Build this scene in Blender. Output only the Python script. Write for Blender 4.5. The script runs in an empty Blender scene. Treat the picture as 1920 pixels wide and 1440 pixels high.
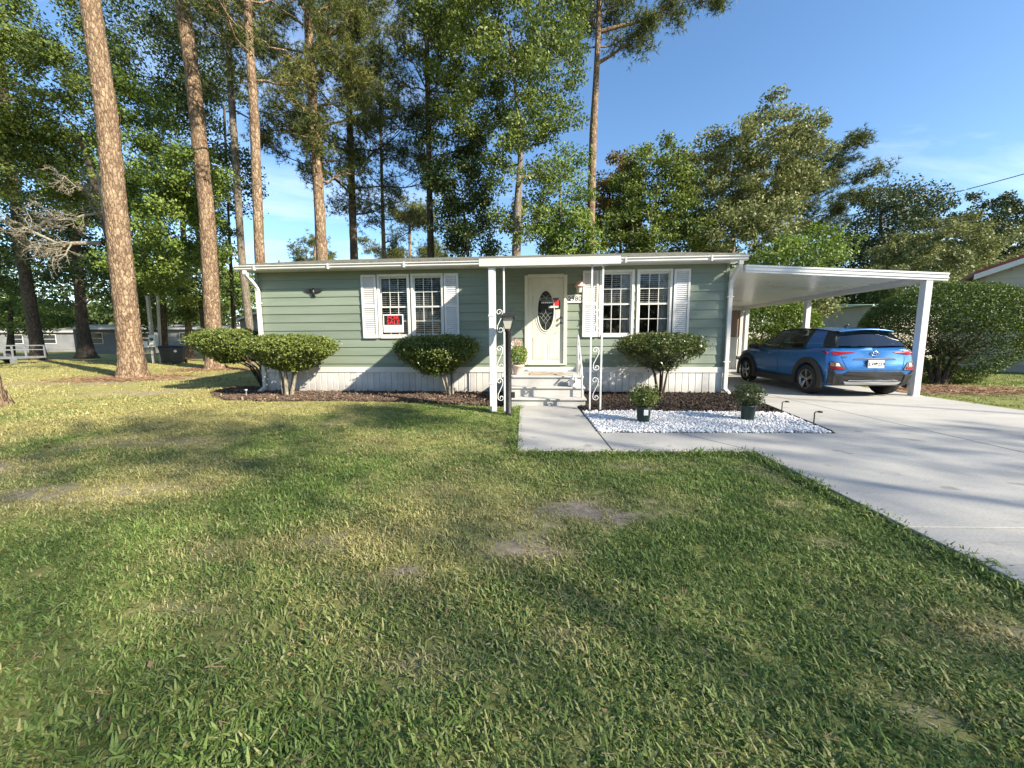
import bpy, bmesh, math, random
import numpy as np
from mathutils import Vector, Matrix, Euler

# ------------------------------------------------------------------ camera, sky, sun, exposure
scn = bpy.context.scene
COL = scn.collection
PITCH = math.atan(84 / 720); YAW = math.atan(21 / 720); ROLL = 0.0055; EYE = 1.3
cam_data = bpy.data.cameras.new('camera')
cam_data.sensor_width = 36.0; cam_data.lens = 13.5
cam_data.clip_start = 0.05; cam_data.clip_end = 2000
cam = bpy.data.objects.new('camera', cam_data); COL.objects.link(cam)
cam.matrix_world = (Matrix.Translation((0, 0, EYE)) @ Matrix.Rotation(YAW, 4, 'Z')
                    @ Matrix.Rotation(math.pi / 2 - PITCH, 4, 'X') @ Matrix.Rotation(-ROLL, 4, 'Z'))
scn.camera = cam

SUN_TO = Vector((1.689, -1.084, 1.2)).normalized()
SUN_EL = math.asin(SUN_TO.z); SUN_AZ = math.atan2(SUN_TO.x, SUN_TO.y)
world = bpy.data.worlds.new('World'); scn.world = world; world.use_nodes = True
wn, wl = world.node_tree.nodes, world.node_tree.links
wn.clear()
w_out = wn.new('ShaderNodeOutputWorld'); w_bg = wn.new('ShaderNodeBackground')
sky = wn.new('ShaderNodeTexSky'); sky.sky_type = 'NISHITA'; sky.sun_disc = False
sky.sun_elevation = SUN_EL; sky.sun_rotation = SUN_AZ
sky.air_density = 1.0; sky.dust_density = 0.35; sky.ozone_density = 2.0
# thin streaky cloud, mapped on a flat layer overhead so it stretches towards the horizon
tc = wn.new('ShaderNodeTexCoord'); sep = wn.new('ShaderNodeSeparateXYZ'); wl.new(tc.outputs['Generated'], sep.inputs[0])
zmax = wn.new('ShaderNodeMath'); zmax.operation = 'MAXIMUM'; zmax.inputs[1].default_value = 0.02; wl.new(sep.outputs[2], zmax.inputs[0])
zadd = wn.new('ShaderNodeMath'); zadd.operation = 'ADD'; zadd.inputs[1].default_value = 0.12; wl.new(zmax.outputs[0], zadd.inputs[0])
dv = wn.new('ShaderNodeVectorMath'); dv.operation = 'DIVIDE'; wl.new(tc.outputs['Generated'], dv.inputs[0])
cz = wn.new('ShaderNodeCombineXYZ'); [wl.new(zadd.outputs[0], cz.inputs[i]) for i in range(3)]; wl.new(cz.outputs[0], dv.inputs[1])
mp = wn.new('ShaderNodeMapping'); mp.inputs['Scale'].default_value = (0.55, 1.1, 0.0); mp.inputs['Rotation'].default_value = (0, 0, 0.35)
mp.inputs['Location'].default_value = (0.9, 0.35, 0)
wl.new(dv.outputs[0], mp.inputs[0])
cn = wn.new('ShaderNodeTexNoise'); cn.inputs['Scale'].default_value = 0.9; cn.inputs['Detail'].default_value = 7; cn.inputs['Roughness'].default_value = 0.58; cn.inputs['Distortion'].default_value = 0.6
wl.new(mp.outputs[0], cn.inputs['Vector'])
cr = wn.new('ShaderNodeValToRGB'); cr.color_ramp.elements[0].position = 0.505; cr.color_ramp.elements[0].color = (0, 0, 0, 1)
cr.color_ramp.elements[1].position = 0.78; cr.color_ramp.elements[1].color = (0.62, 0.62, 0.62, 1)
wl.new(cn.outputs['Fac'], cr.inputs[0])
cmix = wn.new('ShaderNodeMix'); cmix.data_type = 'RGBA'; cmix.inputs['B'].default_value = (6.4, 6.7, 7.2, 1)
hs = wn.new('ShaderNodeHueSaturation'); hs.inputs['Saturation'].default_value = 1.14; wl.new(sky.outputs[0], hs.inputs['Color'])
wl.new(cr.outputs['Color'], cmix.inputs['Factor']); wl.new(hs.outputs[0], cmix.inputs['A'])
wl.new(cmix.outputs['Result'], w_bg.inputs['Color'])
w_bg.inputs['Strength'].default_value = 0.105
wl.new(w_bg.outputs[0], w_out.inputs[0])

sun_data = bpy.data.lights.new('sun', 'SUN'); sun_data.energy = 5.0; sun_data.angle = math.radians(0.55)
sun_data.color = (1.0, 0.90, 0.74)
sun = bpy.data.objects.new('sun', sun_data); COL.objects.link(sun)
sun.rotation_euler = SUN_TO.to_track_quat('Z', 'Y').to_euler(); sun.location = (20, -12, 18)
vs = scn.view_settings; vs.view_transform = 'Standard'; vs.look = 'None'; vs.gamma = 1; vs.use_curve_mapping = False
vs.exposure = 1.34

# ------------------------------------------------------------------ materials
MATS = {}
def nodes_of(name):
    m = bpy.data.materials.new(name); m.use_nodes = True
    nt = m.node_tree; p = nt.nodes['Principled BSDF']; MATS[name] = m
    return m, nt, p
def pmat(name, c, c2=None, scale=4.0, rough=0.6, rough2=None, bump=0.0, bscale=40.0, metal=0.0, spec=0.5, stretch=(1, 1, 1), lo=0.35, hi=0.65, detail=6, vary=0.0):
    m, nt, p = nodes_of(name)
    p.inputs['Base Color'].default_value = (*c, 1); p.inputs['Roughness'].default_value = rough
    p.inputs['Metallic'].default_value = metal; p.inputs['Specular IOR Level'].default_value = spec
    if c2 is None and not bump: return m
    geo = nt.nodes.new('ShaderNodeNewGeometry'); mpn = nt.nodes.new('ShaderNodeMapping'); mpn.inputs['Scale'].default_value = stretch
    nt.links.new(geo.outputs['Position'], mpn.inputs[0])
    if c2 is not None:
        n = nt.nodes.new('ShaderNodeTexNoise'); n.inputs['Scale'].default_value = scale; n.inputs['Detail'].default_value = detail; n.inputs['Roughness'].default_value = 0.65
        nt.links.new(mpn.outputs[0], n.inputs['Vector'])
        r = nt.nodes.new('ShaderNodeValToRGB'); r.color_ramp.elements[0].position = lo; r.color_ramp.elements[1].position = hi
        r.color_ramp.elements[0].color = (*c, 1); r.color_ramp.elements[1].color = (*c2, 1)
        nt.links.new(n.outputs['Fac'], r.inputs[0]); nt.links.new(r.outputs[0], p.inputs['Base Color'])
        if rough2 is not None:
            mr = nt.nodes.new('ShaderNodeMapRange'); mr.inputs['To Min'].default_value = rough; mr.inputs['To Max'].default_value = rough2
            nt.links.new(n.outputs['Fac'], mr.inputs[0]); nt.links.new(mr.outputs[0], p.inputs['Roughness'])
    if vary and c2 is not None:   # each board or panel weathers a little differently
        oi = nt.nodes.new('ShaderNodeObjectInfo'); vr = nt.nodes.new('ShaderNodeMapRange'); vr.inputs['To Min'].default_value = 1 - vary; vr.inputs['To Max'].default_value = 1 + vary; nt.links.new(oi.outputs['Random'], vr.inputs[0])
        hv = nt.nodes.new('ShaderNodeHueSaturation'); nt.links.new(vr.outputs[0], hv.inputs['Value']); nt.links.new(r.outputs[0], hv.inputs['Color']); nt.links.new(hv.outputs[0], p.inputs['Base Color'])
    if bump:
        n2 = nt.nodes.new('ShaderNodeTexNoise'); n2.inputs['Scale'].default_value = bscale; n2.inputs['Detail'].default_value = 5
        nt.links.new(mpn.outputs[0], n2.inputs['Vector'])
        b = nt.nodes.new('ShaderNodeBump'); b.inputs['Strength'].default_value = bump; b.inputs['Distance'].default_value = 0.01
        nt.links.new(n2.outputs['Fac'], b.inputs['Height']); nt.links.new(b.outputs[0], p.inputs['Normal'])
    return m
def glassmat(name, tint=(0.75, 0.8, 0.8), refl=0.10, dark=0.0):
    m = bpy.data.materials.new(name); m.use_nodes = True; nt = m.node_tree; nt.nodes.clear(); MATS[name] = m
    o = nt.nodes.new('ShaderNodeOutputMaterial'); mx = nt.nodes.new('ShaderNodeMixShader')
    t = nt.nodes.new('ShaderNodeBsdfTransparent'); t.inputs[0].default_value = (*tint, 1)
    g = nt.nodes.new('ShaderNodeBsdfGlossy'); g.inputs['Roughness'].default_value = 0.03
    lw = nt.nodes.new('ShaderNodeLayerWeight'); lw.inputs['Blend'].default_value = 0.22
    mr = nt.nodes.new('ShaderNodeMapRange'); mr.inputs['To Min'].default_value = refl; mr.inputs['To Max'].default_value = 0.75
    nt.links.new(lw.outputs['Fresnel'], mr.inputs[0]); nt.links.new(mr.outputs[0], mx.inputs[0])
    nt.links.new(t.outputs[0], mx.inputs[1]); nt.links.new(g.outputs[0], mx.inputs[2]); nt.links.new(mx.outputs[0], o.inputs[0])
    return m
def leafmat(name, dark, light, dry=None, trans=0.3, rough=0.5, spec=0.22):
    """leaf surface: colour runs with the 'tint' value stored on each leaf"""
    m, nt, p = nodes_of(name)
    a = nt.nodes.new('ShaderNodeAttribute'); a.attribute_name = 'tint'
    r = nt.nodes.new('ShaderNodeValToRGB'); r.color_ramp.elements[0].color = (*dark, 1); r.color_ramp.elements[1].color = (*light, 1)
    if dry is not None:
        r.color_ramp.elements[1].position = 0.86
        e = r.color_ramp.elements.new(0.97); e.color = (*dry, 1)
    nt.links.new(a.outputs['Fac'], r.inputs[0]); nt.links.new(r.outputs[0], p.inputs['Base Color'])
    p.inputs['Roughness'].default_value = rough; p.inputs['Specular IOR Level'].default_value = spec
    tr = nt.nodes.new('ShaderNodeBsdfTranslucent'); mx = nt.nodes.new('ShaderNodeMixShader'); mx.inputs[0].default_value = trans
    hs = nt.nodes.new('ShaderNodeHueSaturation'); hs.inputs['Value'].default_value = 1.4; hs.inputs['Saturation'].default_value = 1.1
    nt.links.new(r.outputs[0], hs.inputs['Color']); nt.links.new(hs.outputs[0], tr.inputs['Color'])
    out = nt.nodes['Material Output']
    nt.links.new(p.outputs[0], mx.inputs[1]); nt.links.new(tr.outputs[0], mx.inputs[2]); nt.links.new(mx.outputs[0], out.inputs[0])
    return m

pmat('siding', (0.166, 0.208, 0.158), (0.212, 0.254, 0.194), scale=1.3, rough=0.55, bump=0.12, bscale=25, stretch=(0.35, 1, 5), vary=.07)
def splash(name):
    m = MATS[name]; nt = m.node_tree; p = nt.nodes['Principled BSDF']; src = p.inputs['Base Color'].links[0].from_socket
    geo = nt.nodes.new('ShaderNodeNewGeometry'); sp = nt.nodes.new('ShaderNodeSeparateXYZ'); nt.links.new(geo.outputs['Position'], sp.inputs[0])
    n = nt.nodes.new('ShaderNodeTexNoise'); n.inputs['Scale'].default_value = 7; n.inputs['Detail'].default_value = 8; nt.links.new(geo.outputs['Position'], n.inputs['Vector'])
    mr = nt.nodes.new('ShaderNodeMapRange'); mr.inputs['From Min'].default_value = .28; mr.inputs['From Max'].default_value = .0; nt.links.new(sp.outputs[2], mr.inputs[0])
    mu = nt.nodes.new('ShaderNodeMath'); mu.operation = 'MULTIPLY'; nt.links.new(mr.outputs[0], mu.inputs[0]); nt.links.new(n.outputs['Fac'], mu.inputs[1])
    mx = nt.nodes.new('ShaderNodeMix'); mx.data_type = 'RGBA'; mx.inputs['B'].default_value = (.20, .16, .12, 1); nt.links.new(mu.outputs[0], mx.inputs['Factor']); nt.links.new(src, mx.inputs['A']); nt.links.new(mx.outputs['Result'], p.inputs['Base Color'])
pmat('white_vinyl', (0.58, 0.575, 0.54), (0.66, 0.655, 0.62), scale=2.0, rough=0.45)
pmat('shutter_white', (0.56, 0.555, 0.54), (0.64, 0.635, 0.62), scale=3.0, rough=0.5)
pmat('skirt_white', (0.46, 0.46, 0.445), (0.60, 0.60, 0.58), scale=2.2, rough=0.55, lo=0.25, hi=0.6, vary=.08)
splash('skirt_white')
pmat('cream_paint', (0.56, 0.55, 0.46), (0.62, 0.61, 0.52), scale=3.0, rough=0.42)
pmat('white_metal', (0.58, 0.59, 0.60), (0.66, 0.66, 0.66), scale=1.5, rough=0.28)
pmat('roof_shingle', (0.10, 0.10, 0.085), (0.20, 0.20, 0.17), scale=9, rough=0.9, bump=0.6, bscale=60)
pmat('wood_dark', (0.10, 0.07, 0.05), (0.16, 0.11, 0.08), scale=5, rough=0.8)
pmat('interior', (0.09, 0.062, 0.042), (0.12, 0.085, 0.06), scale=2, rough=0.8)
pmat('interior_blind', (0.70, 0.67, 0.60), rough=0.6)
pmat('curtain', (0.42, 0.42, 0.42), (0.55, 0.55, 0.54), scale=6, rough=0.9)
pmat('black_metal', (0.012, 0.012, 0.013), (0.03, 0.028, 0.026), scale=12, rough=0.45)
pmat('step_paint', (0.34, 0.335, 0.32), (0.48, 0.475, 0.45), scale=2.4, rough=0.7, bump=0.15, bscale=60, lo=0.3, hi=0.7)
pmat('brick_red', (0.30, 0.11, 0.07), (0.40, 0.17, 0.11), scale=12, rough=0.85)
pmat('dark_gap', (0.03, 0.03, 0.028), rough=0.95)
glassmat('glass', (0.86, 0.89, 0.87), 0.03)

def concrete(name, c1, c2, c3):
    m, nt, p = nodes_of(name)
    geo = nt.nodes.new('ShaderNodeNewGeometry')
    n1 = nt.nodes.new('ShaderNodeTexNoise'); n1.inputs['Scale'].default_value = 0.55; n1.inputs['Detail'].default_value = 8; n1.inputs['Roughness'].default_value = 0.62
    mpn = nt.nodes.new('ShaderNodeMapping'); mpn.inputs['Scale'].default_value = (0.6, 1.4, 1); nt.links.new(geo.outputs['Position'], mpn.inputs[0]); nt.links.new(mpn.outputs[0], n1.inputs['Vector'])
    r1 = nt.nodes.new('ShaderNodeValToRGB'); r1.color_ramp.elements[0].position = 0.33; r1.color_ramp.elements[1].position = 0.68
    r1.color_ramp.elements[0].color = (*c1, 1); r1.color_ramp.elements[1].color = (*c2, 1); nt.links.new(n1.outputs['Fac'], r1.inputs[0])
    n2 = nt.nodes.new('ShaderNodeTexNoise'); n2.inputs['Scale'].default_value = 60; n2.inputs['Detail'].default_value = 6; nt.links.new(geo.outputs['Position'], n2.inputs['Vector'])
    # scuffs: long thin tyre-coloured streaks
    n3 = nt.nodes.new('ShaderNodeTexNoise'); n3.inputs['Scale'].default_value = 1.1; n3.inputs['Detail'].default_value = 9; n3.inputs['Roughness'].default_value = 0.7
    mp3 = nt.nodes.new('ShaderNodeMapping'); mp3.inputs['Scale'].default_value = (0.6, 6.0, 1); mp3.inputs['Rotation'].default_value = (0, 0, 0.25)
    nt.links.new(geo.outputs['Position'], mp3.inputs[0]); nt.links.new(mp3.outputs[0], n3.inputs['Vector'])
    r3 = nt.nodes.new('ShaderNodeValToRGB'); r3.color_ramp.elements[0].position = 0.58; r3.color_ramp.elements[0].color = (0, 0, 0, 1); r3.color_ramp.elements[1].position = 0.74; r3.color_ramp.elements[1].color = (0.8, 0.8, 0.8, 1)
    nt.links.new(n3.outputs['Fac'], r3.inputs[0])
    mx = nt.nodes.new('ShaderNodeMix'); mx.data_type = 'RGBA'; mx.inputs['B'].default_value = (*c3, 1)
    nt.links.new(r3.outputs[0], mx.inputs['Factor']); nt.links.new(r1.outputs[0], mx.inputs['A'])
    # drips and spots
    n4 = nt.nodes.new('ShaderNodeTexNoise'); n4.inputs['Scale'].default_value = 3.2; n4.inputs['Detail'].default_value = 3; nt.links.new(geo.outputs['Position'], n4.inputs['Vector'])
    r4 = nt.nodes.new('ShaderNodeValToRGB'); r4.color_ramp.elements[0].position = 0.66; r4.color_ramp.elements[0].color = (0, 0, 0, 1); r4.color_ramp.elements[1].position = 0.72; r4.color_ramp.elements[1].color = (0.5, 0.5, 0.5, 1); nt.links.new(n4.outputs['Fac'], r4.inputs[0])
    m4 = nt.nodes.new('ShaderNodeMix'); m4.data_type = 'RGBA'; m4.inputs['B'].default_value = (c3[0] * .8, c3[1] * .78, c3[2] * .74, 1); nt.links.new(r4.outputs[0], m4.inputs['Factor']); nt.links.new(mx.outputs['Result'], m4.inputs['A'])
    mm = nt.nodes.new('ShaderNodeMix'); mm.data_type = 'RGBA'; mm.blend_type = 'MULTIPLY'; mm.inputs['Factor'].default_value = 0.45
    nt.links.new(m4.outputs['Result'], mm.inputs['A'])
    r2 = nt.nodes.new('ShaderNodeValToRGB'); r2.color_ramp.elements[0].position = 0.3; r2.color_ramp.elements[0].color = (0.55, 0.55, 0.55, 1); r2.color_ramp.elements[1].position = 0.62
    nt.links.new(n2.outputs['Fac'], r2.inputs[0]); nt.links.new(r2.outputs[0], mm.inputs['B'])
    nt.links.new(mm.outputs['Result'], p.inputs['Base Color']); p.inputs['Roughness'].default_value = 0.82
    b = nt.nodes.new('ShaderNodeBump'); b.inputs['Strength'].default_value = 0.25; b.inputs['Distance'].default_value = 0.004
    nt.links.new(n2.outputs['Fac'], b.inputs['Height']); nt.links.new(b.outputs[0], p.inputs['Normal'])
    return m
concrete('concrete', (0.33, 0.322, 0.30), (0.45, 0.437, 0.40), (0.19, 0.18, 0.165))
pmat('asphalt', (0.045, 0.045, 0.047), (0.065, 0.065, 0.066), scale=30, rough=0.9, bump=0.4, bscale=120)

# ------------------------------------------------------------------ mesh helpers
def mesh_from(name, v, f, smooth=False):
    me = bpy.data.meshes.new(name)
    me.from_pydata([tuple(p) for p in v], [], f); me.update()
    if smooth:
        me.polygons.foreach_set('use_smooth', [True] * len(me.polygons))
    return me
def link(name, me, mat=None, parent=None, loc=None, rot=None):
    o = bpy.data.objects.new(name, me); COL.objects.link(o)
    if mat and me is not None and len(me.materials) == 0: me.materials.append(MATS[mat])
    if parent is not None: o.parent = parent
    if loc is not None: o.location = loc
    if rot is not None: o.rotation_euler = rot
    return o
def thing(name, label, cat, loc=(0, 0, 0), rotz=0.0, group=None):
    o = bpy.data.objects.new(name, None); COL.objects.link(o); o.empty_display_size = 0.2
    o.location = loc; o.rotation_euler = (0, 0, rotz)
    return tag(o, label, cat, group)
def tag(o, label=None, cat=None, group=None, kind=None):
    if label: o['label'] = label
    if cat: o['category'] = cat
    if group: o['group'] = group
    if kind: o['kind'] = kind
    return o
class MB:
    def __init__(self): self.v = []; self.f = []
    def add(self, v, f):
        n = len(self.v); self.v += [tuple(p) for p in v]; self.f += [tuple(i + n for i in q) for q in f]; return self
    def box(self, x0, x1, y0, y1, z0, z1, ch=0.0):
        if ch <= 0:
            v = [(x0, y0, z0), (x1, y0, z0), (x1, y1, z0), (x0, y1, z0), (x0, y0, z1), (x1, y0, z1), (x1, y1, z1), (x0, y1, z1)]
            f = [(0, 3, 2, 1), (4, 5, 6, 7), (0, 1, 5, 4), (1, 2, 6, 5), (2, 3, 7, 6), (3, 0, 4, 7)]
            return self.add(v, f)
        bm = bmesh.new(); bmesh.ops.create_cube(bm, size=1)
        for q in bm.verts:
            q.co = Vector(((x0 + x1) / 2 + q.co.x * (x1 - x0), (y0 + y1) / 2 + q.co.y * (y1 - y0), (z0 + z1) / 2 + q.co.z * (z1 - z0)))
        bmesh.ops.bevel(bm, geom=bm.edges[:], offset=ch, segments=1, affect='EDGES', profile=0.5)
        bm.verts.index_update()
        r = self.add([q.co[:] for q in bm.verts], [tuple(q.index for q in g.verts) for g in bm.faces]); bm.free(); return r
    def prism(self, poly, axis, a, b):
        """poly: 2D points; axis 'x': (y,z), 'y': (x,z), 'z': (x,y)"""
        def P(p, t): return {'x': (t, p[0], p[1]), 'y': (p[0], t, p[1]), 'z': (p[0], p[1], t)}[axis]
        n = len(poly); v = [P(p, a) for p in poly] + [P(p, b) for p in poly]
        f = [tuple(range(n))[::-1], tuple(range(n, 2 * n))] + [(i, (i + 1) % n, n + (i + 1) % n, n + i) for i in range(n)]
        return self.add(v, f)
    def tube(self, pts, rad, n=8, cap=True):
        pts = [Vector(p) for p in pts]; m = len(pts)
        rad = [rad] * m if not hasattr(rad, '__len__') else list(rad)
        v = []; f = []; up = None
        for i, p in enumerate(pts):
            d = (pts[min(i + 1, m - 1)] - pts[max(i - 1, 0)]).normalized()
            if up is None:
                up = Vector((0, 0, 1)) if abs(d.z) < 0.9 else Vector((1, 0, 0))
            s = d.cross(up); s.normalize(); u = s.cross(d); up = u
            for k in range(n):
                a = 2 * math.pi * k / n; v.append(p + (s * math.cos(a) + u * math.sin(a)) * rad[i])
        for i in range(m - 1):
            for k in range(n):
                a, b = i * n + k, i * n + (k + 1) % n; f.append((a, b, b + n, a + n))
        if cap: f.append(tuple(range(n))[::-1]); f.append(tuple(range((m - 1) * n, m * n)))
        return self.add(v, f)
    def bar(self, p0, p1, w, h):
        """rectangular bar from p0 to p1"""
        p0, p1 = Vector(p0), Vector(p1); d = (p1 - p0).normalized()
        up = Vector((0, 0, 1)) if abs(d.z) < 0.95 else Vector((0, 1, 0))
        s = d.cross(up).normalized() * w / 2; u = s.cross(d).normalized() * h / 2
        v = [p + a * s + b * u for p in (p0, p1) for a, b in ((-1, -1), (1, -1), (1, 1), (-1, 1))]
        return self.add(v, [(3, 2, 1, 0), (4, 5, 6, 7), (0, 1, 5, 4), (1, 2, 6, 5), (2, 3, 7, 6), (3, 0, 4, 7)])
    def lathe(self, prof, n=20, c=(0, 0, 0), axis='z', cap=True):
        v = []; f = []
        for r, h in prof:
            for k in range(n):
                a = 2 * math.pi * k / n
                q = {'z': (r * math.cos(a), r * math.sin(a), h), 'y': (r * math.cos(a), h, r * math.sin(a)), 'x': (h, r * math.cos(a), r * math.sin(a))}[axis]
                v.append((c[0] + q[0], c[1] + q[1], c[2] + q[2]))
        for i in range(len(prof) - 1):
            for k in range(n):
                a, b = i * n + k, i * n + (k + 1) % n; f.append((a, b, b + n, a + n))
        if cap: f.append(tuple(range(n))[::-1]); f.append(tuple(range((len(prof) - 1) * n, len(prof) * n)))
        return self.add(v, f)
    def fix(self, me):
        bm = bmesh.new(); bm.from_mesh(me); bmesh.ops.recalc_face_normals(bm, faces=bm.faces[:]); bm.to_mesh(me); bm.free()
    def mesh(self, name, smooth=False):
        me = mesh_from(name, self.v, self.f, False); self.fix(me)
        if smooth: me.polygons.foreach_set('use_smooth', [True] * len(me.polygons))
        return me
    def build(self, name, mat, parent=None, smooth=False, loc=None, rot=None):
        return link(name, self.mesh(name, smooth), mat, parent, loc, rot)
def text_mesh(body, size, name='lettering', bold=0.0, extrude=0.002, align='CENTER', spacing=1.0):
    cu = bpy.data.curves.new('text', 'FONT'); cu.body = body; cu.size = size; cu.align_x = align; cu.align_y = 'CENTER'
    cu.offset = bold; cu.extrude = extrude; cu.space_character = spacing; cu.resolution_u = 3
    o = bpy.data.objects.new('text', cu); COL.objects.link(o)
    dg = bpy.context.evaluated_depsgraph_get(); me = bpy.data.meshes.new_from_object(o.evaluated_get(dg))
    bpy.data.objects.remove(o); me.name = name
    return me
def scatter(name, pts, rot, scl, idx, sources, attrs=None, parent=None):
    """one object: the source meshes instanced on a cloud of points"""
    me = bpy.data.meshes.new(name); n = len(pts)
    me.vertices.add(n); me.vertices.foreach_set('co', np.asarray(pts, np.float32).ravel())
    def put(nm, typ, arr):
        a = me.attributes.new(nm, typ, 'POINT'); a.data.foreach_set('vector' if typ == 'FLOAT_VECTOR' else 'value', np.asarray(arr).ravel())
    put('rot', 'FLOAT_VECTOR', np.asarray(rot, np.float32)); put('scl', 'FLOAT', np.asarray(scl, np.float32)); put('idx', 'INT', np.asarray(idx, np.int32))
    for k, a in (attrs or {}).items(): put(k, 'FLOAT', np.asarray(a, np.float32))
    o = link(name, me, None, parent)
    src = bpy.data.collections.new(name + '_source')
    for i, s in enumerate(sources):
        so = bpy.data.objects.new('%s_piece_%02d' % (name, i), s); src.objects.link(so)
    g = bpy.data.node_groups.new(name, 'GeometryNodeTree')
    g.interface.new_socket('Geometry', in_out='INPUT', socket_type='NodeSocketGeometry'); g.interface.new_socket('Geometry', in_out='OUTPUT', socket_type='NodeSocketGeometry')
    N, L = g.nodes, g.links
    gi, go = N.new('NodeGroupInput'), N.new('NodeGroupOutput')
    ip = N.new('GeometryNodeInstanceOnPoints'); ci = N.new('GeometryNodeCollectionInfo')
    ci.inputs['Collection'].default_value = src; ci.inputs['Separate Children'].default_value = True; ci.inputs['Reset Children'].default_value = True
    def na(nm, typ):
        a = N.new('GeometryNodeInputNamedAttribute'); a.data_type = typ; a.inputs['Name'].default_value = nm; return a.outputs[0]
    er = N.new('FunctionNodeEulerToRotation'); L.new(na('rot', 'FLOAT_VECTOR'), er.inputs[0])
    L.new(gi.outputs[0], ip.inputs['Points']); L.new(ci.outputs[0], ip.inputs['Instance']); ip.inputs['Pick Instance'].default_value = True
    L.new(na('idx', 'INT'), ip.inputs['Instance Index']); L.new(er.outputs[0], ip.inputs['Rotation']); L.new(na('scl', 'FLOAT'), ip.inputs['Scale'])
    L.new(ip.outputs[0], go.inputs[0])
    md = o.modifiers.new('scatter', 'NODES'); md.node_group = g
    return o
# ------------------------------------------------------------------ ground
HA = math.radians(2.8); HOME = (0.0, 9.2, 0.0)
def home_to_world(x, y):
    c, s = math.cos(HA), math.sin(HA); return (HOME[0] + x * c + y * s, HOME[1] - x * s + y * c)
def vnoise(x, y, seed, freq):
    """smooth value noise in numpy"""
    x = np.asarray(x, float) * freq + 1000.3; y = np.asarray(y, float) * freq + 1000.7
    xi, yi = np.floor(x).astype(np.int64), np.floor(y).astype(np.int64); fx, fy = x - xi, y - yi
    fx = fx * fx * (3 - 2 * fx); fy = fy * fy * (3 - 2 * fy)
    def h(a, b):
        k = (a * 374761393 + b * 668265263 + seed * 974711) & 0xffffffff
        k = ((k ^ (k >> 13)) * 1274126177) & 0xffffffff
        return ((k ^ (k >> 16)) & 0xffff) / 65535.0
    return (h(xi, yi) * (1 - fx) + h(xi + 1, yi) * fx) * (1 - fy) + (h(xi, yi + 1) * (1 - fx) + h(xi + 1, yi + 1) * fx) * fy
def fbm(x, y, seed, freq, o=3):
    r = 0; a = 0.5; t = 0
    for i in range(o): r = r + a * vnoise(x, y, seed + i, freq * 2 ** i); t += a; a *= 0.5
    return r / t
BARE = [(0.32, 2.85, .24, .12, .62), (0.72, 2.7, .22, .11, .66), (-.68, 2.0, .13, .08, 1.1), (.08, 2.25, .30, .14, .75), (.62, 2.95, .5, .3, .38), (-.1, 2.6, .6, .35, .32),
        (-4.7, 4.75, .7, .3, .6), (-4.3, 3.0, .8, .3, .6), (-5.2, 3.6, .8, .35, .6), (-3.4, 3.2, .5, .2, .4), (-1.2, 2.35, .35, .18, .5), (-.9, 3.2, .6, .25, .3),
        (1.9, 2.35, .22, .1, .55), (2.1, 1.6, .3, .14, .6), (2.35, 3.6, .2, .35, .4), (1.1, 3.9, .8, .25, .45), (-2.0, 2.2, .3, .12, .5), (.2, 1.55, .2, .1, .4),
        (-1.7, 1.7, .25, .1, .5), (-.45, 1.4, .2, .08, .5), (-13.5, 12.9, 1.6, 1.1, .9), (-14.2, 17.2, 1.2, .9, .7), (-9.5, 9.3, 2.2, .5, .7), (-16, 11.6, 5, .35, .8), (-22, 14.8, 6, .6, .6),
        (10.2, 9.6, 1.3, .5, .9), (11.5, 8.3, 1.2, .35, .7), (-38, 30, 2.0, 1.2, .8), (1.4, 1.25, .22, .1, .4), (-2.6, 1.35, .3, .1, .45)]
def bare_at(x, y):
    n = fbm(x, y, 3, 3.2); b = np.zeros_like(np.asarray(x, float))
    for cx, cy, rx, ry, a in BARE: b = b + .8 * a * np.exp(-(((x - cx) / rx) ** 2 + ((y - cy) / ry) ** 2))
    return np.clip(b * (0.45 + 1.1 * n) + np.clip(fbm(x, y, 21, 1.1) - 0.60, 0, 1) * 1.5, 0, 1)
def dry_sunlit_at(x, y):  # drier grass, with the sunlit yellow of the left lawn painted in
    left = np.clip((-(x) - 1.5 + 0.35 * (y - 4)) / 6, 0, 1) * 0.8
    mid = 0.35 * np.exp(-(((x + 0.3) / 1.2) ** 2 + ((y - 2.6) / .9) ** 2)) + 0.25 * np.exp(-(((x + 2.4) / 1.6) ** 2 + ((y - 5.0) / 1.0) ** 2))  # worn centre, then a sun patch painted as yellower grass
    return np.clip(left + mid + (fbm(x, y, 9, 0.7) - 0.48) * 1.3, 0, 1)

m, nt, p = nodes_of('lawn_soil')
geo = nt.nodes.new('ShaderNodeNewGeometry'); at_b = nt.nodes.new('ShaderNodeAttribute'); at_b.attribute_name = 'bare'; at_d = nt.nodes.new('ShaderNodeAttribute'); at_d.attribute_name = 'dry'
n1 = nt.nodes.new('ShaderNodeTexNoise'); n1.inputs['Scale'].default_value = 14; n1.inputs['Detail'].default_value = 8; n1.inputs['Roughness'].default_value = 0.75; nt.links.new(geo.outputs['Position'], n1.inputs['Vector'])
rg = nt.nodes.new('ShaderNodeValToRGB'); rg.color_ramp.elements[0].position = 0.32; rg.color_ramp.elements[0].color = (0.085, 0.105, 0.030, 1); rg.color_ramp.elements[1].position = 0.68; rg.color_ramp.elements[1].color = (0.24, 0.25, 0.085, 1)
rs = nt.nodes.new('ShaderNodeValToRGB'); rs.color_ramp.elements[0].position = 0.3; rs.color_ramp.elements[0].color = (0.17, 0.135, 0.10, 1); rs.color_ramp.elements[1].position = 0.7; rs.color_ramp.elements[1].color = (0.36, 0.30, 0.225, 1)
ry = nt.nodes.new('ShaderNodeMix'); ry.data_type = 'RGBA'; ry.inputs['B'].default_value = (0.36, 0.32, 0.12, 1)
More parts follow.
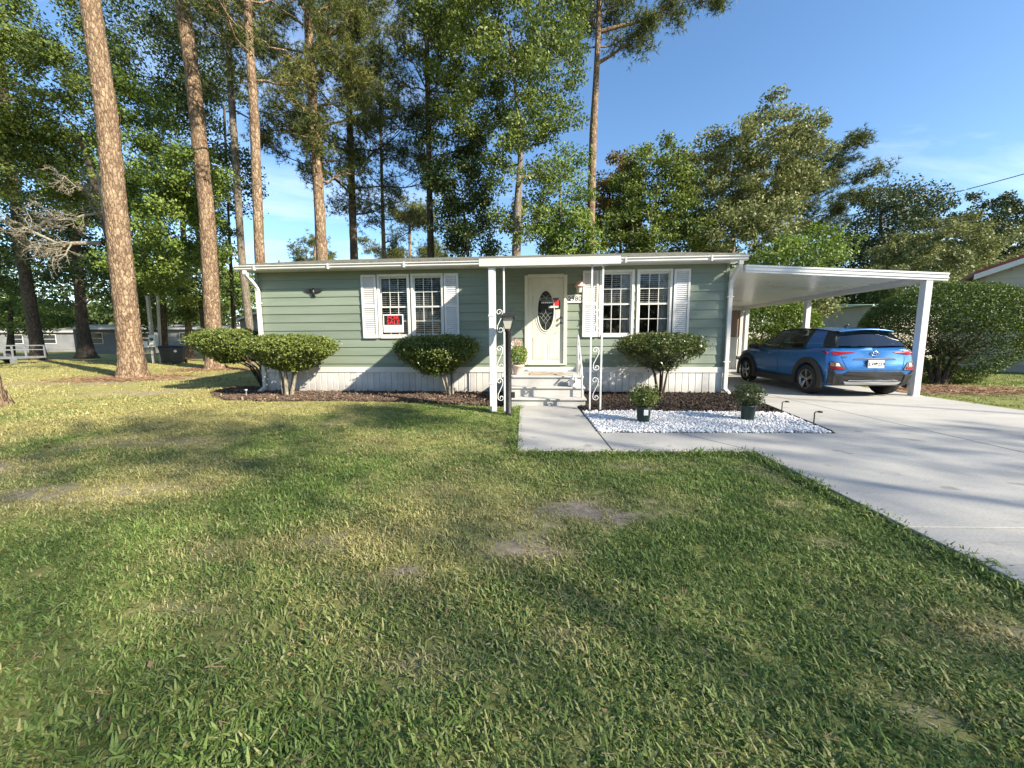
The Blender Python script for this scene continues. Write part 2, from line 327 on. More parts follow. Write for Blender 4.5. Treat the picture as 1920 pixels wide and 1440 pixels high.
nt.links.new(n1.outputs['Fac'], rg.inputs[0]); nt.links.new(n1.outputs['Fac'], rs.inputs[0])
dm = nt.nodes.new('ShaderNodeMath'); dm.operation = 'MULTIPLY'; dm.inputs[1].default_value = 0.75; nt.links.new(at_d.outputs['Fac'], dm.inputs[0])
nt.links.new(dm.outputs[0], ry.inputs['Factor']); nt.links.new(rg.outputs[0], ry.inputs['A'])
bx = nt.nodes.new('ShaderNodeMix'); bx.data_type = 'RGBA'; 
nb = nt.nodes.new('ShaderNodeTexNoise'); nb.inputs['Scale'].default_value = 22; nb.inputs['Detail'].default_value = 8; nb.inputs['Roughness'].default_value = .8; nt.links.new(geo.outputs['Position'], nb.inputs['Vector'])
ma = nt.nodes.new('ShaderNodeMath'); ma.operation = 'MULTIPLY_ADD'; ma.inputs[1].default_value = 1.5; nt.links.new(nb.outputs['Fac'], ma.inputs[0]); nt.links.new(at_b.outputs['Fac'], ma.inputs[2])
mb_ = nt.nodes.new('ShaderNodeMapRange'); mb_.inputs['From Min'].default_value = .92; mb_.inputs['From Max'].default_value = 1.3; nt.links.new(ma.outputs[0], mb_.inputs[0])
nt.links.new(mb_.outputs[0], bx.inputs['Factor']); nt.links.new(ry.outputs['Result'], bx.inputs['A']); nt.links.new(rs.outputs[0], bx.inputs['B'])
nt.links.new(bx.outputs['Result'], p.inputs['Base Color']); p.inputs['Roughness'].default_value = 0.95; p.inputs['Specular IOR Level'].default_value = 0.1
bp = nt.nodes.new('ShaderNodeBump'); bp.inputs['Strength'].default_value = 0.7; bp.inputs['Distance'].default_value = 0.02; nt.links.new(n1.outputs['Fac'], bp.inputs['Height']); nt.links.new(bp.outputs[0], p.inputs['Normal'])

def axis_steps(lo, hi, step, far, growth=1.22):
    a = list(np.arange(lo, hi + 1e-6, step)); s = step; q = a[-1]
    while q < far: s *= growth; q += s; a.append(q)
    s = step; q = a[0]
    while q > -far: s *= growth; q -= s; a.insert(0, q)
    return np.array(a)
gx = axis_steps(-7, 4, 0.09, 420); gy = axis_steps(0.6, 8.2, 0.09, 420)
GX, GY = np.meshgrid(gx, gy); nxg, nyg = len(gx), len(gy)
GZ = np.where((np.abs(GX) < 30) & (np.abs(GY) < 40), -0.012 * fbm(GX, GY, 5, 0.9), -0.01)
vv = np.stack([GX.ravel(), GY.ravel(), GZ.ravel()], 1)
ii = np.arange(nxg * nyg).reshape(nyg, nxg)
ff = np.stack([ii[:-1, :-1].ravel(), ii[:-1, 1:].ravel(), ii[1:, 1:].ravel(), ii[1:, :-1].ravel()], 1)
me = bpy.data.meshes.new('lawn'); me.from_pydata(vv.tolist(), [], ff.tolist()); me.polygons.foreach_set('use_smooth', [True] * len(me.polygons))
for nm, fn in (('bare', bare_at), ('dry', dry_sunlit_at)):  # dry holds painted sunlit yellow as well as dry grass
    a = me.attributes.new(nm, 'FLOAT', 'POINT'); a.data.foreach_set('value', fn(GX.ravel(), GY.ravel()).astype(np.float32))
tag(link('lawn', me, 'lawn_soil'), kind='structure')

# concrete: slabs cast separately, a dark joint between them
def slab_poly(poly, z=0.035, ch=0.006):
    bm = bmesh.new(); vs_ = [bm.verts.new((x, y, -0.1)) for x, y in poly]; fc = bm.faces.new(vs_)
    r = bmesh.ops.extrude_face_region(bm, geom=[fc]); up = [g for g in r['geom'] if isinstance(g, bmesh.types.BMVert)]
    for q in up: q.co.z = z
    bmesh.ops.recalc_face_normals(bm, faces=bm.faces[:])
    te = [e for e in bm.edges if all(abs(q.co.z - z) < 1e-5 for q in e.verts)]
    bmesh.ops.bevel(bm, geom=te, offset=ch, segments=2, affect='EDGES', profile=0.5)
    me = bpy.data.meshes.new('slab'); bm.to_mesh(me); bm.free(); return me
walk = tag(bpy.data.objects.new('front_walk', None), kind='structure'); COL.objects.link(walk)
J = 0.008
for poly in ([(-.07, 4.29), (1.01, 4.29), (1.01, 5.14), (1.01, 6.1 - J), (-.065, 6.1 - J)], [(-.065, 6.1 + J), (1.01, 6.1 + J), (1.01, 7.46), (-.06, 7.46)],
             [(1.01 + 2 * J, 4.29), (2.60, 4.29), (2.10, 5.12), (1.01 + 2 * J, 5.13)]):
    link('slab', slab_poly(poly), 'concrete', walk)
drive = tag(bpy.data.objects.new('driveway', None), kind='structure'); COL.objects.link(drive)
dx0, dxm, dx1 = 2.58, 5.5, 8.62
for poly in ([(dx0, -7), (dxm - J, -7), (dxm - J, -2 - J), (dx0, -2 - J)], [(dxm + J, -7), (dx1, -7), (dx1, -2 - J), (dxm + J, -2 - J)],
             [(dx0, -2 + J), (dxm - J, -2 + J), (dxm - J, 2.52 - J), (dx0, 2.52 - J)], [(dxm + J, -2 + J), (dx1, -2 + J), (dx1, 2.52 - J), (dxm + J, 2.52 - J)],
             [(dx0, 2.52 + J), (dxm - J, 2.52 + J), (dxm - J, 7.5 - J), (4.66, 7.5 - J), (4.16, 5.11), (2.115, 5.125), (2.61, 4.29), (dx0 + .02, 4.2)], [(dxm + J, 2.52 + J), (dx1, 2.52 + J), (dx1, 7.5 - J), (dxm + J, 7.5 - J)],
             [(4.68, 7.5 + J), (dxm - J, 7.5 + J), (dxm - J, 16.6), (5.35, 16.6), (5.02, 9.3)], [(dxm + J, 7.5 + J), (dx1, 7.5 + J), (9.0, 16.6), (dxm + J, 16.6)]):
    link('slab', slab_poly(poly), 'concrete', drive)
tag(link('joint_bed', mesh_from('joint_bed', [(dx0 + .03, -7, .012), (dx1 - .03, -7, .012), (dx1 - .03, 16, .012), (5.4, 16, .012), (4.9, 8.4, .012), (4.25, 5.2, .012), (dx0 + .03, 5.0, .012)], [tuple(range(7))]), 'dark_gap', drive))
tag(MB().box(-200, 200, -14, -7.05, -0.1, 0.02).build('road', 'asphalt'), kind='structure')

# ------------------------------------------------------------------ the home
home = thing('mobile_home', 'single-storey sage green mobile home with white shutters and white skirting', 'house', HOME, -HA)
XL, XR, DEPTH = -6.57, 4.60, 7.2
WZ0, WZ1 = 1.36, 2.84
WINS = [(-3.49, -2.74, True), (-2.66, -1.91, True), (1.78, 2.53, False), (2.63, 3.38, False)]
DOOR = (0.06, 1.01, 0.69, 2.77)
HOLES = [(a, b, WZ0, WZ1) for a, b, _ in WINS] + [DOOR]
# core shell with real openings
xs = sorted({XL, XR, *[h[0] for h in HOLES], *[h[1] for h in HOLES]})
for a, b in zip(xs[:-1], xs[1:]):
    h = [q for q in HOLES if q[0] <= a + 1e-6 and q[1] >= b - 1e-6]
    mb = MB()
    if h: mb.box(a, b, .004, .1, .3, h[0][2]); MB().box(a, b, .004, .1, h[0][3], 3.0).build('wall', 'siding', home)
    else: mb.box(a, b, .004, .1, .3, 3.0)
    mb.build('wall', 'siding', home)
mb = MB(); mb.box(XL + .004, XL + .1, .1, DEPTH, .3, 3.0); mb.build('wall', 'siding', home)
mb = MB(); mb.box(XR - .1, XR - .004, .1, DEPTH, .3, 3.0); mb.build('wall', 'siding', home)
mb = MB(); mb.box(XL, XR, DEPTH - .1, DEPTH, .3, 3.0); mb.build('wall', 'siding', home)
MB().box(XL + .1, XR - .1, .1, DEPTH - .1, .55, .62).build('floor', 'interior', home)
MB().box(XL + .1, XR - .1, .1, DEPTH - .1, 2.92, 2.98).build('ceiling', 'interior', home)
MB().box(XL + .1, XR - .1, 2.6, 2.68, .62, 2.92).build('partition', 'interior', home)
# lap siding, course by course, cut round the openings
def plank(x0, x1, z0, z1, zb, fx=None):
    def yy(z): t = (z - zb) / .204; return -.024 + .017 * t
    v = [(x0, .003, z0), (x1, .003, z0), (x1, .003, z1), (x0, .003, z1), (x0, yy(z0), z0), (x1, yy(z0), z0), (x1, yy(z1), z1), (x0, yy(z1), z1)]
    if fx: v = [fx(q) for q in v]
    mb = MB(); mb.add(v, [(0, 1, 2, 3), (4, 7, 6, 5), (0, 4, 5, 1), (1, 5, 6, 2), (2, 6, 7, 3), (3, 7, 4, 0)]); mb.build('siding_plank', 'siding', home)
for k in range(12):
    zb = .516 + .204 * k; za, zt = max(zb, .62), min(zb + .2035, 2.955)
    run = None; segs = []
    for a, b in zip(xs[:-1], xs[1:]):
        h = [q for q in HOLES if q[0] <= a + 1e-6 and q[1] >= b - 1e-6 and q[2] < zt and q[3] > za]
        if not h: run = (run[0], b) if run else (a, b)
        else:
            if run: segs.append((*run, za, zt)); run = None
            if h[0][2] > za + .01: segs.append((a, b, za, h[0][2]))
            if h[0][3] < zt - .01: segs.append((a, b, h[0][3], zt))
    if run: segs.append((*run, za, zt))
    for a, b, z0, z1 in segs: plank(a + .001, b - .001, z0, z1, zb)
    plank(.02, DEPTH - .02, za, zt, zb, lambda q: (XR + .0 - q[1], q[0], q[2]))
    plank(.02, DEPTH - .02, za, zt, zb, lambda q: (XL + q[1], q[0], q[2]))
for x, s in ((XL, -1), (XR, 1)):
    MB().prism([(x - .045 * s, -.028), (x + .028 * s, -.028), (x + .028 * s, .05), (x + .004 * s, .05), (x + .004 * s, -.006), (x - .045 * s, -.006)][::s], 'z', .62, 2.95).build('corner_trim', 'siding', home)
# skirting
MB().box(XL - .03, XR + .03, -.042, .02, .505, .635, ch=.006).build('skirting_rail', 'white_vinyl', home)
MB().box(XL + .01, XR - .01, .01, .04, -.05, .505).build('skirting_backing', 'dark_gap', home)
pw = .1495; npan = int((XR - XL) / pw); pw = (XR - XL) / npan
pm = MB().prism([(.003, -.02), (.012, -.026), (pw - .012, -.026), (pw - .003, -.02), (pw - .003, .008), (.003, .008)], 'z', -.04, .51).mesh('skirting_panel')
for i in range(npan):
    r_ = random.Random(i).uniform(-1, 1)
    link('skirting_panel', pm, 'skirt_white', home, (XL + i * pw, .002 * r_, 0), (0, 0, .006 * r_))
for x in (XL - .012, XR + .012): MB().box(x - .01, x + .01, .03, DEPTH, -.05, .6).build('side_skirting', 'skirt_white', home)
# windows
pane_me = {}
def window(x0, x1, full):
    fr = MB(); t = .035
    fr.box(x0 - .02, x0 + t, -.04, .06, WZ0 - .02, WZ1 + .02, ch=.004); fr.box(x1 - t, x1 + .02, -.04, .06, WZ0 - .02, WZ1 + .02, ch=.004)
    fr.box(x0 + t, x1 - t, -.038, .06, WZ1 - t, WZ1 + .02); fr.box(x0 + t, x1 - t, -.05, .06, WZ0 - .025, WZ0 + t)
    w = fr.build('window', 'white_vinyl', home)
    zm = 2.09
    for z0, z1, y in ((WZ0 + t, zm + .018, .0), (zm - .018, WZ1 - t, .022)):
        s = MB(); st = .028
        s.box(x0 + t, x0 + t + st, y, y + .02, z0, z1); s.box(x1 - t - st, x1 - t, y, y + .02, z0, z1)
        s.box(x0 + t + st, x1 - t - st, y - .001, y + .02, z1 - .036, z1); s.box(x0 + t + st, x1 - t - st, y - .001, y + .02, z0, z0 + .036)
        s.build('sash', 'white_vinyl', w)
        gx0, gx1, gz0, gz1 = x0 + t + st, x1 - t - st, z0 + .036, z1 - .036
        for i in (1, 2): x = gx0 + (gx1 - gx0) * i / 3; MB().box(x - .0075, x + .0075, y + .002, y + .016, gz0, gz1).build('muntin', 'white_vinyl', w)
        z = (gz0 + gz1) / 2; MB().box(gx0, gx1, y + .003, y + .015, z - .0075, z + .0075).build('muntin', 'white_vinyl', w)
        cw, chh = (gx1 - gx0) / 3, (gz1 - gz0) / 2
        key = (round(cw, 4), round(chh, 4))
        if key not in pane_me: pane_me[key] = mesh_from('pane', [(0, 0, 0), (cw, 0, 0), (cw, 0, chh), (0, 0, chh)], [(0, 1, 2, 3)])
        for i in range(3):
            for j in range(2): link('pane', pane_me[key], 'glass', w, (gx0 + cw * i, y + .009, gz0 + chh * j))
    # venetian blind
    zlow = WZ0 + .06 if full else zm + .03
    n = int((WZ1 - .07 - zlow) / .047); a = math.radians(22)
    sm = MB(); wdt = x1 - x0 - .09; sm.add([(0, -.024 * math.cos(a), -.024 * math.sin(a)), (wdt, -.024 * math.cos(a), -.024 * math.sin(a)), (wdt, 0, .004), (0, 0, .004), (wdt, .024 * math.cos(a), .024 * math.sin(a)), (0, .024 * math.cos(a), .024 * math.sin(a))], [(0, 1, 2, 3), (3, 2, 4, 5)])
    me_ = mesh_from('blind_slat', sm.v, sm.f)
    for i in range(n): link('blind_slat', me_, 'interior_blind', w, (x0 + .045, .088, zlow + .03 + i * .047), (0, 0, random.uniform(-.003, .003)))
    MB().box(x0 + .04, x1 - .04, .06, .12, WZ1 - .075, WZ1 - .035).build('head_rail', 'interior_blind', w)
    if not full: MB().box(x0 + .045, x1 - .045, .075, .1, zlow - .012, zlow + .012).build('bottom_rail', 'interior_blind', w)
    for fx_ in (.2, .5, .8): MB().box(x0 + (x1 - x0) * fx_ - .001, x0 + (x1 - x0) * fx_ + .001, .062, .064, zlow, WZ1 - .07).build('blind_cord', 'interior_blind', w)
    if not full:
        v = []; f = []; N_ = 40; cx0, cx1 = x1 - .26, x1 - .02
        for i in range(N_ + 1):
            t_ = i / N_; yv = .17 + .025 * math.sin(t_ * 28) + .01 * math.sin(t_ * 11)
            v += [(cx0 + .08 * (1 - t_) + (cx1 - cx0) * t_ - .02, yv, WZ0), (cx0 + (cx1 - cx0) * t_, yv, WZ1 - .05)]
            if i: f.append((2 * i - 2, 2 * i, 2 * i + 1, 2 * i - 1))
        link('curtain', mesh_from('curtain', v, f, True), 'curtain', w)
    else:
        MB().box(x0 + .05, x1 - .05, .30, .31, WZ0, 2.08).build('window_shade', 'interior', w)
for a, b, full in WINS: window(a, b, full)
# shutters
lou = {}
def shutter(x0, x1, z0=1.34, z1=2.85):
    fr = MB(); st = .05
    fr.box(x0, x0 + st, -.062, -.026, z0, z1, ch=.004); fr.box(x1 - st, x1, -.062, -.026, z0, z1, ch=.004)
    zs = [(z0, z0 + .09), (2.06, 2.13), (z1 - .06, z1)]
    for a, b in zs: fr.box(x0 + st, x1 - st, -.060, -.028, a, b)
    fr.box(x0 + .01, x1 - .01, -.03, -.022, z0 + .01, z1 - .01)
    s = fr.build('shutter', 'shutter_white', home)
    w = x1 - x0 - 2 * st; key = round(w, 3)
    if key not in lou: lou[key] = MB().prism([(-.056, -.018), (-.052, -.020), (-.033, .018), (-.037, .02)], 'x', 0, w).mesh('louver')
    for a, b in ((zs[0][1], zs[1][0]), (zs[1][1], zs[2][0])):
        n = int((b - a) / .043)
        for i in range(n): link('louver', lou[key], 'shutter_white', s, (x0 + st, 0, a + (i + .5) * (b - a) / n))
for a, b in ((-3.90, -3.53), (-1.87, -1.52), (1.38, 1.74), (3.42, 3.78)): shutter(a, b)
# door
dr = MB(); x0, x1, z0, z1 = DOOR
dr.box(x0 - .02, x0 + .06, -.045, .08, z0, z1, ch=.004); dr.box(x1 - .06, x1 + .02, -.045, .08, z0, z1, ch=.004)
dr.box(x0 + .06, x1 - .06, -.043, .08, z1 - .06, z1 + .02); dr.box(x0 + .06, x1 - .06, -.055, .08, z0, z0 + .03)
dr.build('door_frame', 'cream_paint', home)
ox, oz, orx, orz = .535, 1.96, .185, .46
def ell(rx, rz, n=48): return [(ox + rx * math.cos(2 * math.pi * k / n), oz + rz * math.sin(2 * math.pi * k / n)) for k in range(n)]
# slab with an oval opening
bm = bmesh.new(); dx0_, dx1_, dz0_, dz1_ = x0 + .062, x1 - .062, z0 + .03, z1 - .062
outer = []
for k in range(48):
    a = 2 * math.pi * k / 48; c_, s_ = math.cos(a), math.sin(a)
    t_ = min(((dx1_ - ox) if c_ > 0 else (ox - dx0_)) / max(abs(c_), 1e-6), ((dz1_ - oz) if s_ > 0 else (oz - dz0_)) / max(abs(s_), 1e-6))
    outer.append((ox + c_ * t_, oz + s_ * t_))
for cx_, cz_ in ((dx0_, dz0_), (dx1_, dz0_), (dx0_, dz1_), (dx1_, dz1_)):
    i = min(range(48), key=lambda q: (outer[q][0] - cx_) ** 2 + (outer[q][1] - cz_) ** 2); outer[i] = (cx_, cz_)
inner = ell(orx, orz)
mbd = MB(); n = 48
mbd.add([(p_[0], .005, p_[1]) for p_ in outer] + [(p_[0], .005, p_[1]) for p_ in inner] + [(p_[0], .045, p_[1]) for p_ in outer] + [(p_[0], .045, p_[1]) for p_ in inner],
        [(k, (k + 1) % n, n + (k + 1) % n, n + k) for k in range(n)] + [(2 * n + k, 3 * n + k, 3 * n + (k + 1) % n, 2 * n + (k + 1) % n) for k in range(n)] + [(n + k, n + (k + 1) % n, 3 * n + (k + 1) % n, 3 * n + k) for k in range(n)])
door = link('door', mesh_from('door', mbd.v, mbd.f), 'cream_paint', home)
def ring(pts, r, name, mat, parent, y, closed=True, n=6):
    q = [(a, y, b) for a, b in pts]; q = q + [q[0], q[1]] if closed else q
    return MB().tube(q, r, n, cap=not closed).build(name, mat, parent, True)
ring(ell(orx + .012, orz + .012), .016, 'oval_moulding', 'cream_paint', door, .002)
ring(ell(orx + .065, orz + .065), .009, 'outer_moulding', 'cream_paint', door, .004)
gl = MB(); gl.add([(p_[0], .03, p_[1]) for p_ in inner], [tuple(range(48))]); gl.build('oval_glass', 'glass', door)
bk = MB(); bk.add([(p_[0], .05, p_[1]) for p_ in ell(orx + .04, orz + .04)], [tuple(range(48))]); bk.build('glass_backing', 'dark_gap', door)
pmat('came', (0.55, 0.55, 0.53), rough=0.35, metal=0.6)
def came(a, b): MB().bar((ox + a[0], .026, oz + a[1]), (ox + b[0], .026, oz + b[1]), .008, .006).build('came', 'came', door)
for a, b in (((0, -.44), (0, -.30)), ((0, -.30), (-.135, -.12)), ((0, -.30), (.135, -.12)), ((-.05, -.235), (.085, -.06)), ((.05, -.235), (-.085, -.06)), ((-.1, -.17), (0, -.03)), ((.1, -.17), (0, -.03)),
             ((-.16, -.05), (-.085, -.06)), ((.16, -.05), (.085, -.06)), ((0, -.03), (0, .06)), ((0, .06), (-.07, .14)), ((0, .06), (.07, .14)), ((-.07, .14), (0, .24)), ((.07, .14), (0, .24)), ((0, .24), (0, .30)), ((0, .30), (-.08, .36)), ((0, .30), (.08, .36))):
    came(a, b)
def arch(xa, xb, za, zb): 
    pts = [(xa, za), (xb, za)]
    return pts
for s in (-1, 1):
    pts = [(ox + s * .06, .82), (ox + s * .06, 1.18), (ox + s * .09, 1.24), (ox + s * .15, 1.30), (ox + s * .24, 1.33), (ox + s * .30, 1.335), (ox + s * .30, .82)]
    ring(pts, .007, 'panel_moulding', 'cream_paint', door, .004)
    pts = [(ox + s * .08, .84), (ox + s * .08, 1.17), (ox + s * .105, 1.225), (ox + s * .16, 1.28), (ox + s * .24, 1.308), (ox + s * .28, 1.312), (ox + s * .28, .84)]
    v = [(a, .004, b) for a, b in pts] + [(a + (ox + s * .18 - a) * .1, -.002, b + (1.07 - b) * .06) for a, b in pts]; k_ = len(pts)
    mbp = MB(); mbp.add(v, [(i, (i + 1) % k_, k_ + (i + 1) % k_, k_ + i) for i in range(k_)] + [tuple(range(k_, 2 * k_))]); mbp.build('raised_panel', 'cream_paint', door)
ring([(ox - .30, 2.30), (ox - .30, 1.47), (ox - .2, 1.42)], .006, 'side_moulding', 'cream_paint', door, .004, False)
ring([(ox + .30, 2.30), (ox + .30, 1.47), (ox + .2, 1.42)], .006, 'side_moulding', 'cream_paint', door, .004, False)
ring([(ox - .30, 2.36), (ox - .28, 2.46), (ox - .18, 2.52), (ox, 2.55), (ox + .18, 2.52), (ox + .28, 2.46), (ox + .30, 2.36)], .006, 'side_moulding', 'cream_paint', door, .004, False)
for z in (1.68, 1.80): MB().lathe([(.028, .0), (.028, -.008), (.012, -.012), (.012, -.035), (.026, -.042), (.028, -.06), (.016, -.068)], 14, (x1 - .115, .005, z), 'y').build('door_knob', 'black_metal', door, True)
# eaves, fascia, roof
SOF = 2.955
MB().box(XL - .12, XR + .15, -.30, .05, SOF, SOF + .02).build('soffit', 'white_vinyl', home)
MB().box(XL - .12, XR + .15, -.318, -.30, SOF - .01, 3.06).build('fascia', 'white_vinyl', home)
RS = .222
def rz(y): return 3.075 + (y + .34) * RS if y < 3.6 else 3.075 + 3.94 * RS - (y - 3.6) * RS
for ya, yb in ((-.36, 3.6), (3.6, 7.56)):
    n_ = 14
    for i in range(n_):
        a, b = ya + (yb - ya) * i / n_, ya + (yb - ya) * (i + 1) / n_
        up = .006 if ya < 0 else 0
        v = [(XL - .16, a, rz(a) + .03), (XR + .18, a, rz(a) + .03), (XR + .18, b, rz(b) + .018), (XL - .16, b, rz(b) + .018), (XL - .16, a, rz(a)), (XR + .18, a, rz(a)), (XR + .18, b, rz(b)), (XL - .16, b, rz(b))]
        MB().add(v, [(0, 1, 2, 3), (7, 6, 5, 4), (0, 4, 5, 1), (1, 5, 6, 2), (2, 6, 7, 3), (3, 7, 4, 0)]).build('shingle_course', 'roof_shingle', home)
for x in (XL - .06, XR + .06):
    MB().prism([(-.30, 2.96), (7.5, 2.96), (7.5, 3.06), (3.6, 3.93), (-.30, 3.06)], 'x', x - .04, x + .04).build('gable_end', 'siding', home)
# K-style gutter in two runs, with straps
prof = [(-.318, 3.055), (-.318, 2.95), (-.37, 2.945), (-.40, 2.955), (-.415, 2.975), (-.41, 3.0), (-.425, 3.02), (-.44, 3.03), (-.44, 3.05), (-.432, 3.05), (-.432, 3.036), (-.40, 3.01), (-.40, 2.98), (-.37, 2.957), (-.325, 2.96), (-.325, 3.055)]
for a, b in ((XL - .22, -.66), (1.76, XR + .22)):
    g_ = MB().prism(prof, 'x', a, b).build('gutter', 'white_vinyl', home, rot=None)
    x = a + .5
    while x < b: MB().box(x - .012, x + .012, -.447, -.32, 2.94, 3.058).build('gutter_strap', 'white_vinyl', g_); x += 1.8
for x, s in ((XL + .06, -1), (XR + .04, 1)):
    d = MB(); pth = [(x + .05 * s, -.37, 2.95), (x + .05 * s, -.37, 2.86), (x, -.12, 2.60), (x, -.072, 2.48)]
    for q0, q1 in zip(pth[:-1], pth[1:]): d.bar(q0, q1, .085, .065)
    d.box(x - .045, x + .045, -.115, -.05, .10, 2.50, ch=.008); d.bar((x, -.08, .13), (x + .03 * s, -.26, .03), .085, .065)
    dn = d.build('downspout', 'white_vinyl', home)
    for z in (.75, 2.2): MB().box(x - .07, x + .07, -.12, -.045, z, z + .025).build('downspout_strap', 'white_vinyl', dn)
# porch roof and its ironwork posts
PX0, PX1, PY = -.62, 1.74, -2.42
v = [(PX0, PY, 2.56), (PX1, PY, 2.56), (PX1, -.0, 2.945), (PX0, -.0, 2.945), (PX0, PY, 2.66), (PX1, PY, 2.66), (PX1, -.33, 3.05), (PX0, -.33, 3.05)]
pr = MB().add(v, [(0, 3, 2, 1), (4, 5, 6, 7), (0, 1, 5, 4), (1, 2, 6, 5), (2, 3, 7, 6), (3, 0, 4, 7)]).build('porch_roof', 'white_metal', home)
MB().box(PX0 - .02, PX1 + .02, PY - .03, PY - .002, 2.545, 2.675, ch=.006).build('porch_fascia', 'cream_paint', pr)
for x in (PX0 - .012, PX1 + .012): MB().add([(x - .01, PY, 2.55), (x + .01, PY, 2.55), (x + .01, -.33, 2.88), (x - .01, -.33, 2.88), (x - .01, PY, 2.67), (x + .01, PY, 2.67), (x + .01, -.33, 3.06), (x - .01, -.33, 3.06)], [(0, 3, 2, 1), (4, 5, 6, 7), (0, 1, 5, 4), (1, 2, 6, 5), (2, 3, 7, 6), (3, 0, 4, 7)]).build('porch_side_trim', 'cream_paint', pr)
def scroll(cx, z, s):
    """S-shaped iron scroll between two uprights"""
    pts = []
    for i in range(15):
        a = math.pi * 2.3 * (1 - i / 14); r = .014 + .044 * i / 14
        pts.append((cx - s * .012 + s * r * math.cos(a), z + .15 + r * math.sin(a)))
    pts2 = [(2 * cx - a, 2 * z - b) for a, b in pts][::-1]
    return pts + [(cx + s * .04, z + .085), (cx, z), (cx - s * .04, z - .085)] + pts2
def iron_post(x0, x1, y, ztop, scr):
    m_ = MB()
    for x in (x0, x1): m_.box(x - .014, x + .014, y - .014, y + .014, 0, ztop - .012)
    m_.box(x0 - .014, x1 + .014, y - .014, y + .014, ztop - .026, ztop)
    q = m_.build('porch_post', 'white_metal', home)
    for z in scr:
        for s in (1,):
            MB().tube([(a, y, b) for a, b in scroll((x0 + x1) / 2, z, s)], .0085, 6).build('scroll', 'white_metal', q, True)
    return q
iron_post(-.375, -.215, -2.37, 2.58, (.40, .98, 1.62))
iron_post(1.30, 1.485, -2.37, 2.58, (.42, .95, 1.60))
b_ = MB().box(-.485, -.39, -2.40, -2.30, 0, 2.58, ch=.006).build('porch_post', 'white_metal', home)
for z in (.5, 1.7): MB().box(-.492, -.383, -2.407, -2.293, z, z + .03).build('post_strap', 'white_metal', b_)
MB().box(1.32, 1.46, -2.46, -2.30, .0, .045).build('post_brick', 'brick_red', home)

# ------------------------------------------------------------------ steps with rails
stp = thing('front_steps', 'pale grey painted front steps with white handrails below the door', 'steps', home_to_world(0.52, -1.5) + (0,), -HA)
def sx(x): return x - .52
for z, y0, y1 in ((.17, -1.92, -.06), (.36, -1.66, -.06), (.55, -1.38, -.06)):
    MB().box(sx(-.24), sx(1.27), y0 + 1.5, y1 + 1.5, max(z - .19, 0) + .002, z - .03).build('riser', 'step_paint', stp)
    MB().box(sx(-.265), sx(1.295), y0 - .03 + 1.5, y1 + 1.5 - .001 * z, z - .03, z, ch=.006).build('tread', 'step_paint', stp)
for x in (sx(-.20), sx(1.22)):
    m_ = MB(); top = 1.37
    pts = [(x, .82, .55), (x, .82, top - .1), (x, .80, top - .02), (x, .74, top), (x, .64, top - .015)]
    m_.tube(pts + [(x, -.18, .72), (x, -.26, .62), (x, -.27, .50), (x, -.27, .17)], .016, 8)
    m_.tube([(x, .60, .55), (x, .60, top - .05)], .013, 8)
    m_.tube([(x, .24, .55), (x, .24, 1.05)], .010, 6); m_.tube([(x, .82, .95), (x, .24, .74)], .010, 6)
    m_.tube([(x, .24, .74), (x, -.26, .5)], .010, 6)
    m_.build('handrail', 'white_metal', stp, True)
# ------------------------------------------------------------------ carport
cp = thing('carport', 'white metal carport with flat sloping roof beside the green home', 'carport', home_to_world(6.8, 3.2) + (0,), -HA)
def C(x, y, z): return (x - 6.8, y - 3.2, z)
CX0, CX1, CY0, CY1 = 4.70, 8.84, -.30, 7.0
def ctop(x): return 2.86 - (x - 4.75) * .0605
def cbox(x0, x1, y0, y1, dz0, dz1):
    v = [C(x0, y0, ctop(x0) + dz0), C(x1, y0, ctop(x1) + dz0), C(x1, y1, ctop(x1) + dz0), C(x0, y1, ctop(x0) + dz0), C(x0, y0, ctop(x0) + dz1), C(x1, y0, ctop(x1) + dz1), C(x1, y1, ctop(x1) + dz1), C(x0, y1, ctop(x0) + dz1)]
    return MB().add(v, [(0, 3, 2, 1), (4, 5, 6, 7), (0, 1, 5, 4), (1, 2, 6, 5), (2, 3, 7, 6), (3, 0, 4, 7)])
pmat('pan_metal', (0.66, 0.66, 0.645), (0.74, 0.74, 0.73), scale=0.8, rough=0.22, rough2=0.36)
npn = 6
for i in range(npn):
    a, b = CY0 + .03 + (CY1 - CY0 - .03) * i / npn, CY0 + .03 + (CY1 - CY0 - .03) * (i + 1) / npn
    cbox(CX0, CX1 - .06, a + .004, b - .004, -.085, -.01).build('roof_pan', 'pan_metal', cp)
    cbox(CX0, CX1 - .06, b - .02, b + .02, -.007, .02).build('roof_seam', 'pan_metal', cp)
cbox(CX0 + .1, CX1, CY0 - .06, CY0 + .025, -.155, .005).build('front_beam', 'white_metal', cp)
cbox(CX0 + .1, CX1 + .004, CY0 - .075, CY0 - .061, -.11, -.085).build('beam_rib', 'white_metal', cp)
cbox(CX0 + .1, CX1 + .004, CY0 - .075, CY0 - .061, -.035, -.0).build('beam_rib', 'white_metal', cp)
cbox(CX1 - .055, CX1 + .06, CY0 + .026, CY1, -.135, .0).build('side_gutter', 'white_metal', cp)
cbox(8.42, 8.58, CY0 + .03, CY1 - .05, -.19, -.087).build('side_header', 'white_metal', cp)
for y in (-.28, 3.35, 6.85):
    MB().box(8.5 - .07 - 6.8, 8.5 + .07 - 6.8, y - .07 - 3.2, y + .07 - 3.2, .03, ctop(8.5) - (.155 if y < 0 else .19), ch=.008).build('post', 'white_metal', cp)
    MB().box(8.5 - .1 - 6.8, 8.5 + .1 - 6.8, y - .09 - 3.2, y + .09 - 3.2, .033, .043).build('post_base', 'white_metal', cp)
